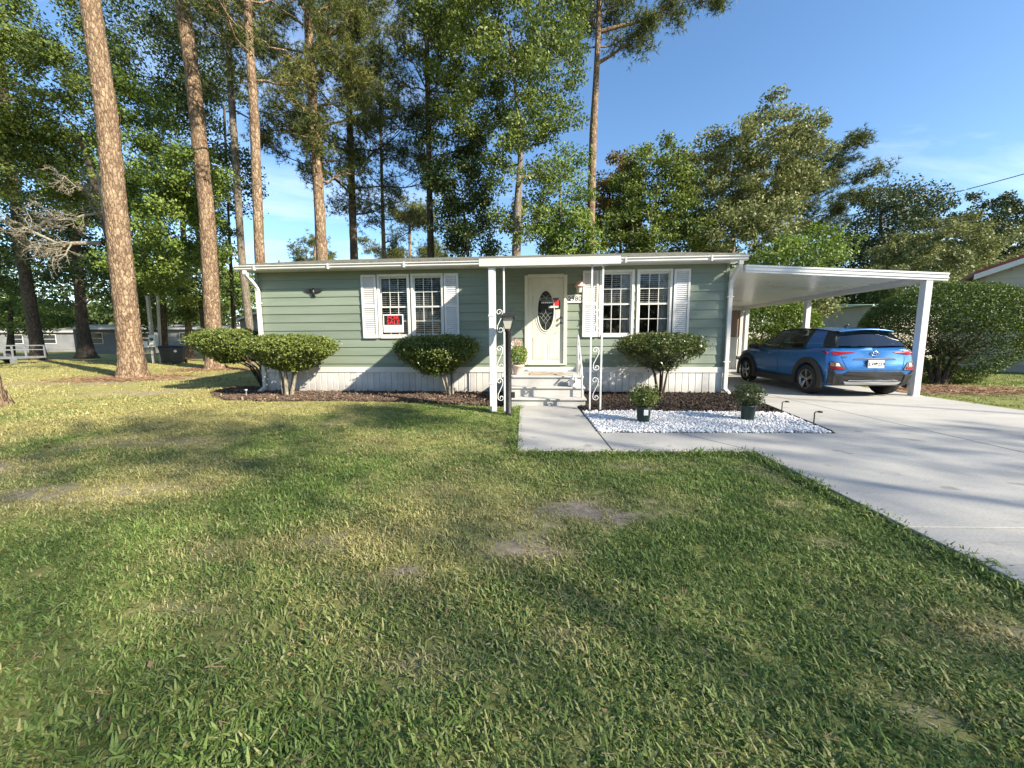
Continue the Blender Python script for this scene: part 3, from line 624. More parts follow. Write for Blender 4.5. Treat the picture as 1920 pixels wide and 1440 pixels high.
# enclosed room across the back of the carport
rm = thing('storage_room', 'white and brown panelled room closing the back of the carport', 'shed', home_to_world(6.6, 7.1) + (0,), -HA)
pmat('brown_panel', (0.20, 0.135, 0.10), (0.26, 0.18, 0.14), scale=1.5, rough=0.6, stretch=(6, 6, .6))
pmat('pink_panel', (0.33, 0.24, 0.19), (0.40, 0.30, 0.25), scale=1.5, rough=0.6, stretch=(6, 6, .6))
MB().box(-1.95, 1.85, .0, 2.6, .0, 2.45).build('wall', 'skirt_white', rm)
MB().box(-1.95, 1.87, -.03, -.002, .03, 1.3).build('lower_wall', 'white_vinyl', rm)
x = -1.9
while x < 1.8: MB().box(x, x + .135, -.045, -.032, .03, .52).build('skirting_panel', 'white_vinyl', rm); x += .15
x = -1.9; k = 0
while x < 1.7:
    MB().box(x, min(x + .60, 1.77), -.022, -.004, 1.33, 2.40).build('wall_panel', 'brown_panel' if k % 2 else 'pink_panel', rm); x += .62; k += 1
MB().box(-1.95, 1.87, -.05, -.0, 1.3, 1.335).build('rail', 'white_vinyl', rm); MB().box(-1.95, 1.87, -.05, -.002, 2.40, 2.46).build('rail', 'white_vinyl', rm)
MB().box(1.77, 1.88, -.052, -.002, .03, 2.46).build('corner_trim', 'white_vinyl', rm)
MB().prism([(-.1, 2.46), (2.75, 2.46), (2.75, 2.52), (-.1, 2.60)], 'x', -2.0, 1.9).build('roof', 'white_metal', rm)
# ------------------------------------------------------------------ vegetation helpers
def at(px, py, Y):
    """point at depth Y seen in the direction of a spot of the 1920-wide photograph"""
    dx, dy = px - 960, py - 720; dx, dy = dx - dy * ROLL, dy + dx * ROLL
    x, y = dx / 720, -dy / 720
    fy = math.cos(PITCH) + y * math.sin(PITCH); fz = -math.sin(PITCH) + y * math.cos(PITCH)
    c, s = math.cos(YAW), math.sin(YAW); r = (x * c - fy * s, x * s + fy * c, fz); t = Y / r[1]
    return np.array((r[0] * t, Y, EYE + r[2] * t))
def fast_mesh(name, V, F, tint=None):
    me = bpy.data.meshes.new(name); n, k = F.shape
    me.vertices.add(len(V)); me.vertices.foreach_set('co', V.astype(np.float32).ravel())
    me.loops.add(n * k); me.loops.foreach_set('vertex_index', F.astype(np.int32).ravel())
    me.polygons.add(n); me.polygons.foreach_set('loop_start', np.arange(0, n * k, k, dtype=np.int32)); me.polygons.foreach_set('loop_total', np.full(n, k, np.int32))
    me.update(calc_edges=True)
    if tint is not None:
        a = me.attributes.new('tint', 'FLOAT', 'POINT'); a.data.foreach_set('value', tint.astype(np.float32))
    return me
def unit(a): return a / np.maximum(np.linalg.norm(a, axis=1, keepdims=True), 1e-9)
def leaf_quads(rng, P, size, out=None, up=0.6, aspect=0.5, droop=0.0):
    n = len(P); nrm = rng.normal(size=(n, 3)); nrm[:, 2] += up
    if out is not None: nrm += out * 0.6
    nrm = unit(nrm); a = rng.normal(size=(n, 3)); a[:, 2] -= droop
    a = unit(a - nrm * np.sum(a * nrm, 1, keepdims=True)); b = np.cross(nrm, a)
    l = (size * rng.uniform(.65, 1.25, n))[:, None]; w = l * aspect
    V = np.stack([P - a * l * .5, P + b * w * .5 + a * l * .08, P + a * l * .5, P - b * w * .5 + a * l * .08], 1).reshape(-1, 3)
    return V, np.arange(4 * n).reshape(n, 4)
def clump_leaves(rng, C, S, per, flat=0.62):
    K = len(C); rep = np.repeat(np.arange(K), per); d = unit(rng.normal(size=(K * per, 3))) * (rng.uniform(0, 1, (K * per, 1)) ** 0.45)
    d[:, 2] *= flat
    P = C[rep] + d * S[rep][:, None]
    tint = np.clip(rng.uniform(.15, .75, K)[rep] + rng.normal(0, .17, K * per), 0, 1)
    return P, d, tint
def sample_ells(rng, ells, n, shell=0.5):
    w = np.array([e[3] * e[4] * e[5] for e in ells], float) ** .8; w /= w.sum()
    out = []
    for e, k in zip(ells, rng.multinomial(n, w)):
        d = unit(rng.normal(size=(k, 3))); r = rng.uniform(shell ** 2, 1, (k, 1)) ** .5
        out.append(np.array(e[:3]) + d * r * np.array(e[3:6]))
    return np.concatenate(out)
def limb(mb, p0, p1, r0, r1, rng, seg=4, sag=0.0, n=6, wob=0.06):
    p0, p1 = np.asarray(p0, float), np.asarray(p1, float); L = np.linalg.norm(p1 - p0); pts = []
    for i in range(seg + 1):
        t = i / seg; q = p0 + (p1 - p0) * t
        if 0 < i < seg: q = q + rng.normal(size=3) * L * wob * .5
        q[2] += sag * L * math.sin(math.pi * t); pts.append(q)
    mb.tube(pts, [r0 + (r1 - r0) * i / seg for i in range(seg + 1)], n, cap=False); return pts
def trunk_tube(pts, rad, n=12, flare=0.0, rough=0.04, rng=None, seg_len=0.45):
    """smooth tapered trunk with an uneven surface"""
    pts = [np.asarray(p, float) for p in pts]; P = []; R = []
    for (p, q), (a, b) in zip(zip(pts[:-1], pts[1:]), zip(rad[:-1], rad[1:])):
        m_ = max(2, int(np.linalg.norm(q - p) / seg_len))
        for i in range(m_): P.append(p + (q - p) * i / m_); R.append(a + (b - a) * i / m_)
    P.append(pts[-1]); R.append(rad[-1]); P = np.array(P); R = np.array(R)
    k = np.ones(3) / 3
    for _ in range(3): P[1:-1] = (P[:-2] + P[1:-1] + P[2:]) / 3
    h = P[:, 2] - P[0, 2]; R = R * (1 + flare * np.exp(-h / 0.45))
    V = []; F = []
    for i in range(len(P)):
        a = np.arange(n) * 2 * np.pi / n; rr = R[i] * (1 + rough * rng.normal(size=n) + (flare * .35 * np.exp(-h[i] / .35)) * np.cos(a * 4 + 1.0))
        V.append(np.stack([P[i, 0] + rr * np.cos(a), P[i, 1] + rr * np.sin(a), np.full(n, P[i, 2])], 1))
    V = np.concatenate(V); idx = np.arange(len(P) * n).reshape(len(P), n)
    F = np.stack([idx[:-1], np.roll(idx[:-1], -1, 1), np.roll(idx[1:], -1, 1), idx[1:]], -1).reshape(-1, 4)
    return V, F, P, R
def bark(name, c1, c2, c3, scale=(9, 9, 2.6), bump=1.0):
    """plated bark: voronoi cells stretched along the trunk"""
    m, nt, p = nodes_of(name)
    geo = nt.nodes.new('ShaderNodeNewGeometry'); mpn = nt.nodes.new('ShaderNodeMapping'); mpn.inputs['Scale'].default_value = scale; nt.links.new(geo.outputs['Position'], mpn.inputs[0])
    nz = nt.nodes.new('ShaderNodeTexNoise'); nz.inputs['Scale'].default_value = 1.2; nz.inputs['Detail'].default_value = 6; nt.links.new(mpn.outputs[0], nz.inputs['Vector'])
    ad = nt.nodes.new('ShaderNodeVectorMath'); ad.operation = 'MULTIPLY_ADD'; ad.inputs[1].default_value = (1.1, 1.1, 1.1); nt.links.new(nz.outputs['Color'], ad.inputs[0]); nt.links.new(mpn.outputs[0], ad.inputs[2])
    vo = nt.nodes.new('ShaderNodeTexVoronoi'); vo.feature = 'DISTANCE_TO_EDGE'; vo.inputs['Scale'].default_value = 1.0; nt.links.new(ad.outputs[0], vo.inputs['Vector'])
    vc = nt.nodes.new('ShaderNodeTexVoronoi'); vc.inputs['Scale'].default_value = 1.0; nt.links.new(ad.outputs[0], vc.inputs['Vector'])
    r = nt.nodes.new('ShaderNodeValToRGB'); r.color_ramp.elements[0].position = 0.0; r.color_ramp.elements[0].color = (*c1, 1); r.color_ramp.elements[1].position = 0.16; r.color_ramp.elements[1].color = (1, 1, 1, 1)
    nt.links.new(vo.outputs['Distance'], r.inputs[0])
    sp = nt.nodes.new('ShaderNodeSeparateColor'); nt.links.new(vc.outputs['Color'], sp.inputs[0])
    r2 = nt.nodes.new('ShaderNodeMix'); r2.data_type = 'RGBA'; r2.inputs['A'].default_value = (*c2, 1); r2.inputs['B'].default_value = (*c3, 1); nt.links.new(sp.outputs[0], r2.inputs['Factor'])
    r1 = nt.nodes.new('ShaderNodeMix'); r1.data_type = 'RGBA'; r1.blend_type = 'MULTIPLY'; r1.inputs['Factor'].default_value = 0.8
    nt.links.new(r2.outputs['Result'], r1.inputs['A']); nt.links.new(r.outputs[0], r1.inputs['B']); nt.links.new(r1.outputs['Result'], p.inputs['Base Color'])
    n5 = nt.nodes.new('ShaderNodeTexNoise'); n5.inputs['Scale'].default_value = 1.7; n5.inputs['Detail'].default_value = 9; n5.inputs['Roughness'].default_value = .75; nt.links.new(mpn.outputs[0], n5.inputs['Vector'])
    r5 = nt.nodes.new('ShaderNodeValToRGB'); r5.color_ramp.elements[0].position = .36; r5.color_ramp.elements[0].color = (.42, .40, .38, 1); r5.color_ramp.elements[1].position = .62; r5.color_ramp.elements[1].color = (1.15, 1.1, 1.0, 1); nt.links.new(n5.outputs['Fac'], r5.inputs[0])
    m5 = nt.nodes.new('ShaderNodeMix'); m5.data_type = 'RGBA'; m5.blend_type = 'MULTIPLY'; m5.inputs['Factor'].default_value = .8; nt.links.new(r1.outputs['Result'], m5.inputs['A']); nt.links.new(r5.outputs[0], m5.inputs['B']); nt.links.new(m5.outputs['Result'], p.inputs['Base Color'])
    b = nt.nodes.new('ShaderNodeBump'); b.inputs['Strength'].default_value = bump; b.inputs['Distance'].default_value = 0.03
    nt.links.new(vo.outputs['Distance'], b.inputs['Height']); nt.links.new(b.outputs[0], p.inputs['Normal'])
    p.inputs['Roughness'].default_value = 0.9; p.inputs['Specular IOR Level'].default_value = 0.15
    return m
bark('pine_bark', (0.20, 0.16, 0.13), (0.20, 0.140, 0.098), (0.37, 0.285, 0.20), (12, 12, 4.6), 1.4)
bark('grey_bark', (0.4, 0.37, 0.33), (0.17, 0.15, 0.125), (0.27, 0.245, 0.21), (17, 17, 5.0))
bark('dark_bark', (0.4, 0.35, 0.3), (0.075, 0.062, 0.05), (0.13, 0.11, 0.09), (15, 15, 4.5))
bark('pale_bark', (0.6, 0.57, 0.5), (0.25, 0.235, 0.195), (0.36, 0.34, 0.29), (14, 14, 6), .5)
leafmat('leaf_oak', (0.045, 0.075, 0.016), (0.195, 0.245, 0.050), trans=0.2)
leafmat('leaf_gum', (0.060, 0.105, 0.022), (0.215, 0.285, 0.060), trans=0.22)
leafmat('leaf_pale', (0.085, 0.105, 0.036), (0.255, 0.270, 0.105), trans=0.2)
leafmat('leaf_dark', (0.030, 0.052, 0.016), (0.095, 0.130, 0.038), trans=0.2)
leafmat('leaf_rust', (0.075, 0.062, 0.016), (0.20, 0.13, 0.030), trans=0.25)
leafmat('needle', (0.045, 0.065, 0.018), (0.150, 0.170, 0.045), (0.28, 0.22, 0.08), trans=0.15, rough=0.5)
leafmat('needle_dark', (0.026, 0.044, 0.020), (0.080, 0.105, 0.040), trans=0.12, rough=0.5)
leafmat('leaf_holly', (0.030, 0.052, 0.012), (0.190, 0.235, 0.050), (0.16, 0.15, 0.05), trans=0.22, rough=0.38, spec=0.35)
leafmat('leaf_shrub_dark', (0.024, 0.044, 0.012), (0.105, 0.135, 0.032), (0.10, 0.08, 0.035), trans=0.2, rough=0.33, spec=0.5)
leafmat('leaf_hedge', (0.036, 0.066, 0.012), (0.190, 0.255, 0.040), trans=0.2)

leafmat('leaf_hedge_shaded', (0.026, 0.050, 0.012), (0.120, 0.172, 0.030), trans=0.15)  # large hedge: its shade is put into a darker leaf colour
def broadleaf(name, label, trunk, rad, ells, n_clump, per, leaf, mat, bark_mat, seed, csize=(.42, .80), group=None, shell=.5, droop=0.0, twig=True, cat='tree'):
    """trunk: list of points; ells: crown volumes (cx,cy,cz,rx,ry,rz) in world space"""
    rng = np.random.default_rng(seed); base = np.asarray(trunk[0], float)
    t = thing(name, label, cat, tuple(base), group=group); B = base
    V, F, P, R = trunk_tube(trunk, rad, 10, .25, .03, rng)
    tr = link('trunk', fast_mesh('trunk', V - B, F), bark_mat, t)
    tr.data.polygons.foreach_set('use_smooth', [True] * len(tr.data.polygons))
    C = sample_ells(rng, ells, n_clump, shell); C = C[C[:, 2] > .6]
    S = rng.uniform(*csize, len(C))
    # limbs: every clump is reached from the nearest wood already grown
    half = len(P) // 3; nodes = [P[i] for i in range(half, len(P))]; nr = [R[i] * .75 for i in range(half, len(P))]
    order = np.argsort([np.min(np.linalg.norm(np.array(nodes) - c, axis=1)) for c in C]); mb = MB()
    for i in order:
        c = C[i]; A = np.array(nodes); d = np.linalg.norm(A - c, axis=1) + np.maximum(0, A[:, 2] - c[2]) * 1.2
        j = int(np.argmin(d)); r = max(.012, min(nr[j] * .62, .02 + .035 * d[j]))
        if not twig and d[j] < .8: continue
        pts = limb(mb, nodes[j], c, r, .008, rng, 4, .05, 5)
        for k, q in enumerate(pts[1:], 1): nodes.append(q); nr.append(r + (.008 - r) * k / 4)
    if mb.v:
        br = link('branches', fast_mesh('branches', np.array([tuple(q) for q in mb.v]) - B, np.array(mb.f)), bark_mat, tr)
        tag(br, kind='stuff'); br.data.polygons.foreach_set('use_smooth', [True] * len(br.data.polygons))
    Pl, dl, tint = clump_leaves(rng, C, S, per)
    cen = np.mean(C, 0); Vl, Fl = leaf_quads(rng, Pl, leaf, unit(Pl - cen) * .5 + dl * .5, .5, .55, droop)
    cr_ = link('crown', fast_mesh('crown', Vl - B, Fl, np.repeat(tint, 4)), mat, t)
    return t
def needle_tufts(rng, P, D, length, per, width=.011):
    n = len(P); rep = np.repeat(np.arange(n), per)
    d = unit(D[rep] * .7 + rng.normal(size=(n * per, 3)) * .75); l = (length * rng.uniform(.7, 1.2, n * per))[:, None]
    s = unit(np.cross(d, rng.normal(size=(n * per, 3)))) * width
    b = P[rep]; tip = b + d * l; tip[:, 2] -= (l[:, 0] ** 2) * .5
    V = np.stack([b - s, b + s, tip], 1).reshape(-1, 3)
    return V, np.arange(3 * n * per).reshape(-1, 3), rep
def pine(name, label, trunk, rad, z0, z1, spread, n_br, tufts, seed, mat='needle', fine=False, bark_mat='pine_bark', length=.24, per=10, group='tall pines around the home', extra=(), width=.013, low=None, flare=.3):
    """straight pine: whorled limbs between heights z0 and z1, needle tufts towards the limb ends"""
    rng = np.random.default_rng(seed); base = np.asarray(trunk[0], float); t = thing(name, label, 'tree', tuple(base), group=group); B = base
    V, F, P, R = trunk_tube(trunk, rad, 30 if fine else 14, flare, .032 if fine else .028, rng, .14 if fine else .45)
    tr = link('trunk', fast_mesh('trunk', V - B, F), bark_mat, t); tr.data.polygons.foreach_set('use_smooth', [True] * len(tr.data.polygons))
    if fine:                                                              # stubs of shed limbs
        for k in range(9):
            j = int(len(P) * (.12 + .09 * k)); a = rng.uniform(0, 6.28); st = MB(); d_ = np.array((math.cos(a), math.sin(a), .25)); st.tube([tuple(P[j] - B + d_ * R[j] * .7), tuple(P[j] - B + d_ * (R[j] + rng.uniform(.03, .14)))], [.04, .022], 7); st.build('limb_stub', bark_mat, tr)
    mb = MB(); TP = []; TD = []; TT = []
    def branch(p, d, L, r, nt_):
        d = d / np.linalg.norm(d); end = p + d * L + np.array((0, 0, L * rng.uniform(-.02, .18)))
        pts = limb(mb, p, end, r, .012, rng, 5, rng.uniform(-.10, .02), 6, .07)
        ends = [end]
        for k in (2, 3, 4):
            for _ in range(2):
                s = pts[k] + unit((d + rng.normal(size=3) * .65)[None])[0] * L * rng.uniform(.16, .34); s[2] += abs(rng.normal()) * .12
                limb(mb, pts[k], s, r * .4, .007, rng, 2, 0, 4); ends.append(s)
        tt = rng.uniform(.1, .8)
        for e in ends:
            m_ = max(2, int(2.6 * nt_ / len(ends))); cs = rng.uniform(.30, .58)
            q = e + rng.normal(size=(m_, 3)) * cs * np.array((.62, .62, .42)); TP.append(q)
            TD.append(unit(q - e + np.array((0, 0, .25)) + d * .25)); TT.append(np.clip(tt + rng.normal(0, .2, m_), 0, .9))
    for i in range(n_br):
        f = (i + rng.uniform(0, 1)) / n_br; z = z0 + (z1 - z0) * f
        j = int(np.argmin(np.abs(P[:, 2] - z))); a = i * 2.4 + rng.uniform(-.5, .5)
        L = spread * (1 - .72 * f ** 1.4) * rng.uniform(.6, 1.15) * (0.75 if f < .12 else 1)
        branch(P[j], np.array((math.cos(a), math.sin(a), rng.uniform(-.05, .45) + .5 * f)), L, max(.02, R[j] * .32), tufts * L / spread)
    for (p, e, r, nt_) in extra:
        d = np.asarray(e, float) - np.asarray(p, float); branch(np.asarray(p, float), d, np.linalg.norm(d), r, nt_)
    br = link('branches', fast_mesh('branches', np.array([tuple(q) for q in mb.v]) - B, np.array(mb.f)), bark_mat, tr); tag(br, kind='stuff')
    br.data.polygons.foreach_set('use_smooth', [True] * len(br.data.polygons))
    TP = np.concatenate(TP); TD = np.concatenate(TD); TT = np.concatenate(TT)
    Vn, Fn, rep = needle_tufts(rng, TP, TD, length, per, width)
    link('crown', fast_mesh('crown', Vn - B, Fn, np.repeat(np.clip(TT[rep] + rng.normal(0, .06, len(rep)), 0, 1), 3)), mat, t)
    return t
def ell(px, py, Y, rxp, rzp, ry=None):
    """crown volume from the size it shows at depth Y"""
    c = at(px, py, Y); k = Y / 720; return (c[0], Y, c[2], rxp * k, (ry if ry else rxp * k), rzp * k)
def trk(Y, *pp, z0=0.0):
    q = [at(a, b, Y) for a, b in pp]; b = q[0].copy(); d = (q[1] - q[0]); 
    if b[2] > .05: s = b[2] / max(d[2], .1); b = b - d * s * np.array((1, 1, 0)); b[2] = z0; q = [b] + q
    else: q[0][2] = z0
    return q
# ------------------------------------------------------------------ trees
GP = 'tall pines around the home'; GH = 'hardwood trees behind the home'; GL = 'leafy trees on the left'
pine('pine_tree', 'thick leaning pine with orange bark, nearest on the left lawn', trk(13.38, (250, 708), (221, 430), (198, 200), (169, 0), (150, -300)) , [.34, .31, .28, .25, .22], 14.5, 20, 3.2, 16, 60, 1, flare=.42, fine=True)
pine('pine_tree', 'pine with grey-brown bark behind the left shrub, second thickest on the left', trk(17.3, (404, 692), (388, 400), (362, 150), (341, 0), (325, -300)), [.33, .29, .26, .24, .18], 18, 25, 3.2, 18, 60, 2, flare=.4, fine=True)
pine('pine_tree', 'slim straight pine touching the left corner of the home', trk(15.5, (497, 640), (487, 485), (476, 200), (462, 0), (452, -280)), [.21, .20, .18, .16, .12], 11.0, 20, 3.3, 22, 80, 3, bark_mat='pine_bark')
pine('pine_tree', 'slim leaning pine just left of the home corner pine', trk(20.5, (473, 660), (453, 480), (432, 150), (424, 0), (418, -150)), [.21, .2, .17, .15, .1], 13.0, 24, 3.8, 24, 110, 4, bark_mat='grey_bark')
pine('pine_tree', 'tall pine behind the roof with golden needle clumps and a forked top', trk(19.5, (604, 485), (594, 300), (580, 100), (577, 0), (574, -120)), [.29, .26, .22, .2, .14], 9.0, 21, 4.4, 30, 150, 5,
     extra=[(at(580, 95, 19.5), at(672, 40, 18.8), .11, 60), (at(583, 90, 19.5), at(690, 5, 18.9), .10, 60)])
pine('pine_tree', 'dark straight pine behind the roof, second right of the corner', trk(22, (664, 485), (656, 250), (652, 60), (650, -40)), [.24, .21, .16, .12], 8.0, 21, 4.2, 30, 150, 6, bark_mat='dark_bark')
pine('pine_tree', 'thin pine with open crown behind the roof above the left window', trk(24, (720, 485), (714, 260), (712, 160)), [.17, .13, .07], 7.0, 17.5, 4.0, 22, 90, 7, bark_mat='grey_bark')
pine('pine_tree', 'ivy-hung dark pine trunk behind the roof, left of the porch', trk(21, (808, 485), (803, 250), (800, 60)), [.21, .19, .12], 10.5, 20, 3.4, 22, 120, 8, bark_mat='dark_bark')
pine('pine_tree', 'tall lone pine against the open sky right of the porch', trk(21, (1106, 480), (1112, 250), (1122, 70), (1126, -60)), [.25, .22, .19, .12], 15.9, 21.0, 2.7, 20, 110, 9,
     extra=[(at(1122, 118, 21), at(1262, 38, 20.5), .09, 240), (at(1124, 60, 21), at(1335, -20, 21), .10, 300), (at(1122, 60, 21), at(1078, 0, 21.5), .07, 160)])
pine('pine_tree', 'dark leaning pine at the far left edge of the lot', trk(27, (72, 663), (36, 445), (15, 250), (0, 100)), [.42, .37, .3, .2], 14, 24, 5.0, 22, 90, 10, bark_mat='dark_bark')
pine('pine_tree', 'reddish pine behind the black bins on the left', trk(27, (357, 663), (345, 500), (338, 300)), [.26, .22, .14], 6.0, 14, 2.6, 20, 60, 11)
pine('pine_tree', 'low bushy pine far behind the roof, left', trk(46, (590, 520), (590, 465)), [.3, .12], 6, 12.0, 4.2, 26, 70, 12, length=.4, width=.022)
pine('pine_tree', 'broad bushy pine far behind the roof between the dark trunks', trk(36, (770, 560), (768, 425)), [.35, .12], 4.0, 12.5, 5.0, 34, 120, 13, length=.34, width=.018)
pine('pine_tree', 'small round pine at the far left roof end', trk(50, (523, 540), (523, 488)), [.3, .12], 5, 9.0, 3.0, 18, 50, 14, length=.4, width=.022)
pine('pine_tree', 'leaning pine with open green crown above the carport', trk(29, (1466, 560), (1470, 430), (1500, 345)), [.32, .24, .1], 8.0, 14.2, 4.8, 30, 150, 15, bark_mat='dark_bark', length=.3, width=.015)

broadleaf('hardwood_tree', 'tall leafy hardwood with pale forked limbs behind the porch', trk(18.5, (968, 480), (970, 380), (978, 285), (968, 180), (955, 60)), [.24, .21, .17, .11, .06],
          [ell(950, 110, 18.5, 150, 150), ell(860, 110, 19, 95, 120), ell(1035, 150, 18, 75, 95), ell(985, 330, 18.5, 75, 120), ell(900, 30, 19, 120, 90)], 310, 150, .15, 'leaf_oak', 'grey_bark', 21, group=GH)
broadleaf('hardwood_tree', 'light green young tree right of the tall forked hardwood', trk(20.5, (1052, 500), (1050, 330)), [.12, .05], [ell(1052, 380, 20.5, 58, 115), ell(1075, 450, 20, 55, 60)], 120, 130, .16, 'leaf_gum', 'grey_bark', 22, group=GH)
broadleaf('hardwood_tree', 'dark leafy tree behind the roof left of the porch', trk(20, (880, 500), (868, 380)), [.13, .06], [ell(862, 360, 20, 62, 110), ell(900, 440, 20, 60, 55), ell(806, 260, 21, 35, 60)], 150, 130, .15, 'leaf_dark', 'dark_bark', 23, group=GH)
broadleaf('hardwood_tree', 'russet-tinged round tree behind the lone pine', trk(27, (1165, 500), (1160, 380)), [.2, .08], [ell(1165, 350, 27, 42, 60), ell(1150, 430, 26, 55, 60)], 90, 140, .2, 'leaf_rust', 'grey_bark', 24, group=GH)
broadleaf('hardwood_tree', 'grey-green oak with open centre behind the right window', trk(24, (1225, 500), (1222, 400), (1235, 330)), [.22, .14, .06], [ell(1225, 375, 24, 72, 105), ell(1180, 440, 23.5, 60, 60), ell(1265, 440, 24, 60, 60)], 210, 130, .18, 'leaf_oak', 'pale_bark', 25, group=GH)
broadleaf('hardwood_tree', 'largest pale green oak rising above the carport end of the roof', trk(25, (1370, 520), (1378, 400), (1400, 300)), [.3, .2, .08], [ell(1410, 320, 25, 115, 105), ell(1340, 370, 25, 75, 110), ell(1465, 320, 25.5, 70, 95), ell(1370, 440, 24, 110, 60)], 330, 140, .19, 'leaf_pale', 'grey_bark', 26, group=GH, droop=.8)
broadleaf('hardwood_tree', 'small bright green tree peeping over the carport roof', trk(20, (1475, 560), (1478, 480)), [.1, .05], [ell(1480, 500, 20, 75, 48), ell(1540, 470, 22, 45, 40)], 90, 130, .16, 'leaf_gum', 'grey_bark', 27, group=GH)
broadleaf('cedar_tree', 'dark blue-green spreading tree above the carport', trk(35, (1650, 580), (1652, 400)), [.4, .12], [ell(1650, 420, 35, 85, 70), ell(1620, 480, 34, 80, 55), ell(1700, 380, 36, 45, 35)], 180, 130, .24, 'needle_dark', 'dark_bark', 28, csize=(.8, 1.5), group=GH)
broadleaf('cedar_tree', 'dark layered tree with wind-swept top at the right edge', trk(38, (1810, 580), (1820, 430), (1845, 385)), [.4, .25, .1], [ell(1790, 440, 38, 70, 26), ell(1850, 412, 38, 70, 20), ell(1835, 380, 38, 50, 12), ell(1900, 460, 38, 60, 26), ell(1840, 480, 37, 110, 40)], 190, 120, .25, 'needle_dark', 'dark_bark', 29, csize=(.5, 1.0), group=GH)
broadleaf('hardwood_tree', 'olive green tree in front of the dark trees at right', trk(28, (1770, 600), (1768, 500)), [.22, .1], [ell(1765, 470, 28, 90, 55), ell(1710, 510, 27, 70, 45), ell(1830, 500, 28, 70, 45)], 190, 130, .19, 'leaf_pale', 'grey_bark', 30, group=GH)
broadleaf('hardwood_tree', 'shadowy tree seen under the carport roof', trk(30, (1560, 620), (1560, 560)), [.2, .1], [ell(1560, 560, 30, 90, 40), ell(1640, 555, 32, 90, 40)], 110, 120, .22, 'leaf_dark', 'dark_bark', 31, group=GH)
broadleaf('hardwood_tree', 'pale young tree behind the round clipped bush', trk(19.5, (1500, 640), (1498, 575)), [.08, .04], [ell(1492, 572, 19.5, 62, 26)], 45, 120, .16, 'leaf_pale', 'grey_bark', 32, group=GH)
# left
broadleaf('leafy_tree', 'bright leafy tree between the two thick pines', trk(19.5, (398, 680), (386, 480), (340, 300)), [.22, .16, .07], [ell(285, 340, 19, 75, 95), ell(330, 420, 18.5, 75, 90), ell(255, 210, 19.5, 60, 70), ell(360, 330, 18, 55, 50), ell(280, 500, 19, 70, 55)], 300, 120, .15, 'leaf_gum', 'grey_bark', 41, group=GL)
broadleaf('leafy_tree', 'sunlit leafy tree filling the upper left corner', trk(19.5, (238, 690), (215, 480), (150, 250)), [.26, .2, .1], [ell(60, 170, 19, 110, 90), ell(90, 60, 20, 110, 80), ell(40, 300, 20, 90, 70), ell(-40, 200, 19, 90, 120), ell(150, 330, 21, 60, 90)], 380, 120, .155, 'leaf_oak', 'dark_bark', 42, group=GL)
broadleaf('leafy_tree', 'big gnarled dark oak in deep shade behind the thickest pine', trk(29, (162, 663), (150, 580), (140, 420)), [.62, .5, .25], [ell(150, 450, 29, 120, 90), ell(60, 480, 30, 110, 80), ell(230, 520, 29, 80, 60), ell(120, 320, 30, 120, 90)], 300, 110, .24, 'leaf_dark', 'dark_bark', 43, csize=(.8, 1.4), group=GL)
broadleaf('leafy_tree', 'leafy tree with low boughs behind the meter pole', trk(24, (385, 650), (375, 560)), [.18, .1], [ell(360, 520, 24, 60, 70), ell(310, 560, 25, 70, 50), ell(255, 580, 26, 50, 40), ell(395, 450, 23, 35, 70)], 170, 120, .18, 'leaf_oak', 'dark_bark', 44, group=GL)
broadleaf('leafy_tree', 'yellow-green tree behind the grey gabled house', trk(38, (440, 600), (440, 560)), [.2, .1], [ell(425, 535, 38, 35, 40), ell(465, 545, 39, 30, 35)], 60, 110, .26, 'leaf_gum', 'grey_bark', 45, csize=(.7, 1.2), group=GL)
broadleaf('leafy_tree', 'tall leafy tree with dark top between the slim pines', trk(26, (440, 640), (428, 400), (420, 200)), [.2, .15, .06], [ell(400, 180, 26, 60, 100), ell(430, 330, 26, 45, 70), ell(300, 120, 26, 90, 110)], 190, 110, .2, 'leaf_dark', 'dark_bark', 46, csize=(.7, 1.2), group=GL)
broadleaf('leafy_tree', 'low-branched tree with sunlit leaves beside the far dark trunks', trk(33, (20, 650), (20, 570)), [.25, .12], [ell(20, 590, 33, 60, 45), ell(105, 585, 33, 45, 30), ell(-60, 560, 33, 80, 70)], 130, 110, .24, 'leaf_gum', 'dark_bark', 47, csize=(.7, 1.2), group=GL)
# dense wood far behind everything
rng = np.random.default_rng(77); Cw = []
for i in range(1000):
    px = rng.uniform(-300, 2200) if i < 640 else rng.uniform(-300, 440); Y = rng.uniform(54, 72); top = (470 if i < 640 else 575) if px < 440 else (585 if px < 1250 else 540)
    c = at(px, rng.uniform(top, 640), Y); Cw.append(c)
Cw = np.array(Cw); Pw, dw, tw = clump_leaves(rng, Cw, rng.uniform(1.4, 2.8, len(Cw)), 80, .8); Vw, Fw = leaf_quads(rng, Pw, .6, dw, .4, .6)
tag(link('far_wood', fast_mesh('far_wood', Vw, Fw, np.repeat(tw, 4)), 'leaf_dark'), 'dark far-off wood closing the view behind the houses', 'wood', kind='stuff')
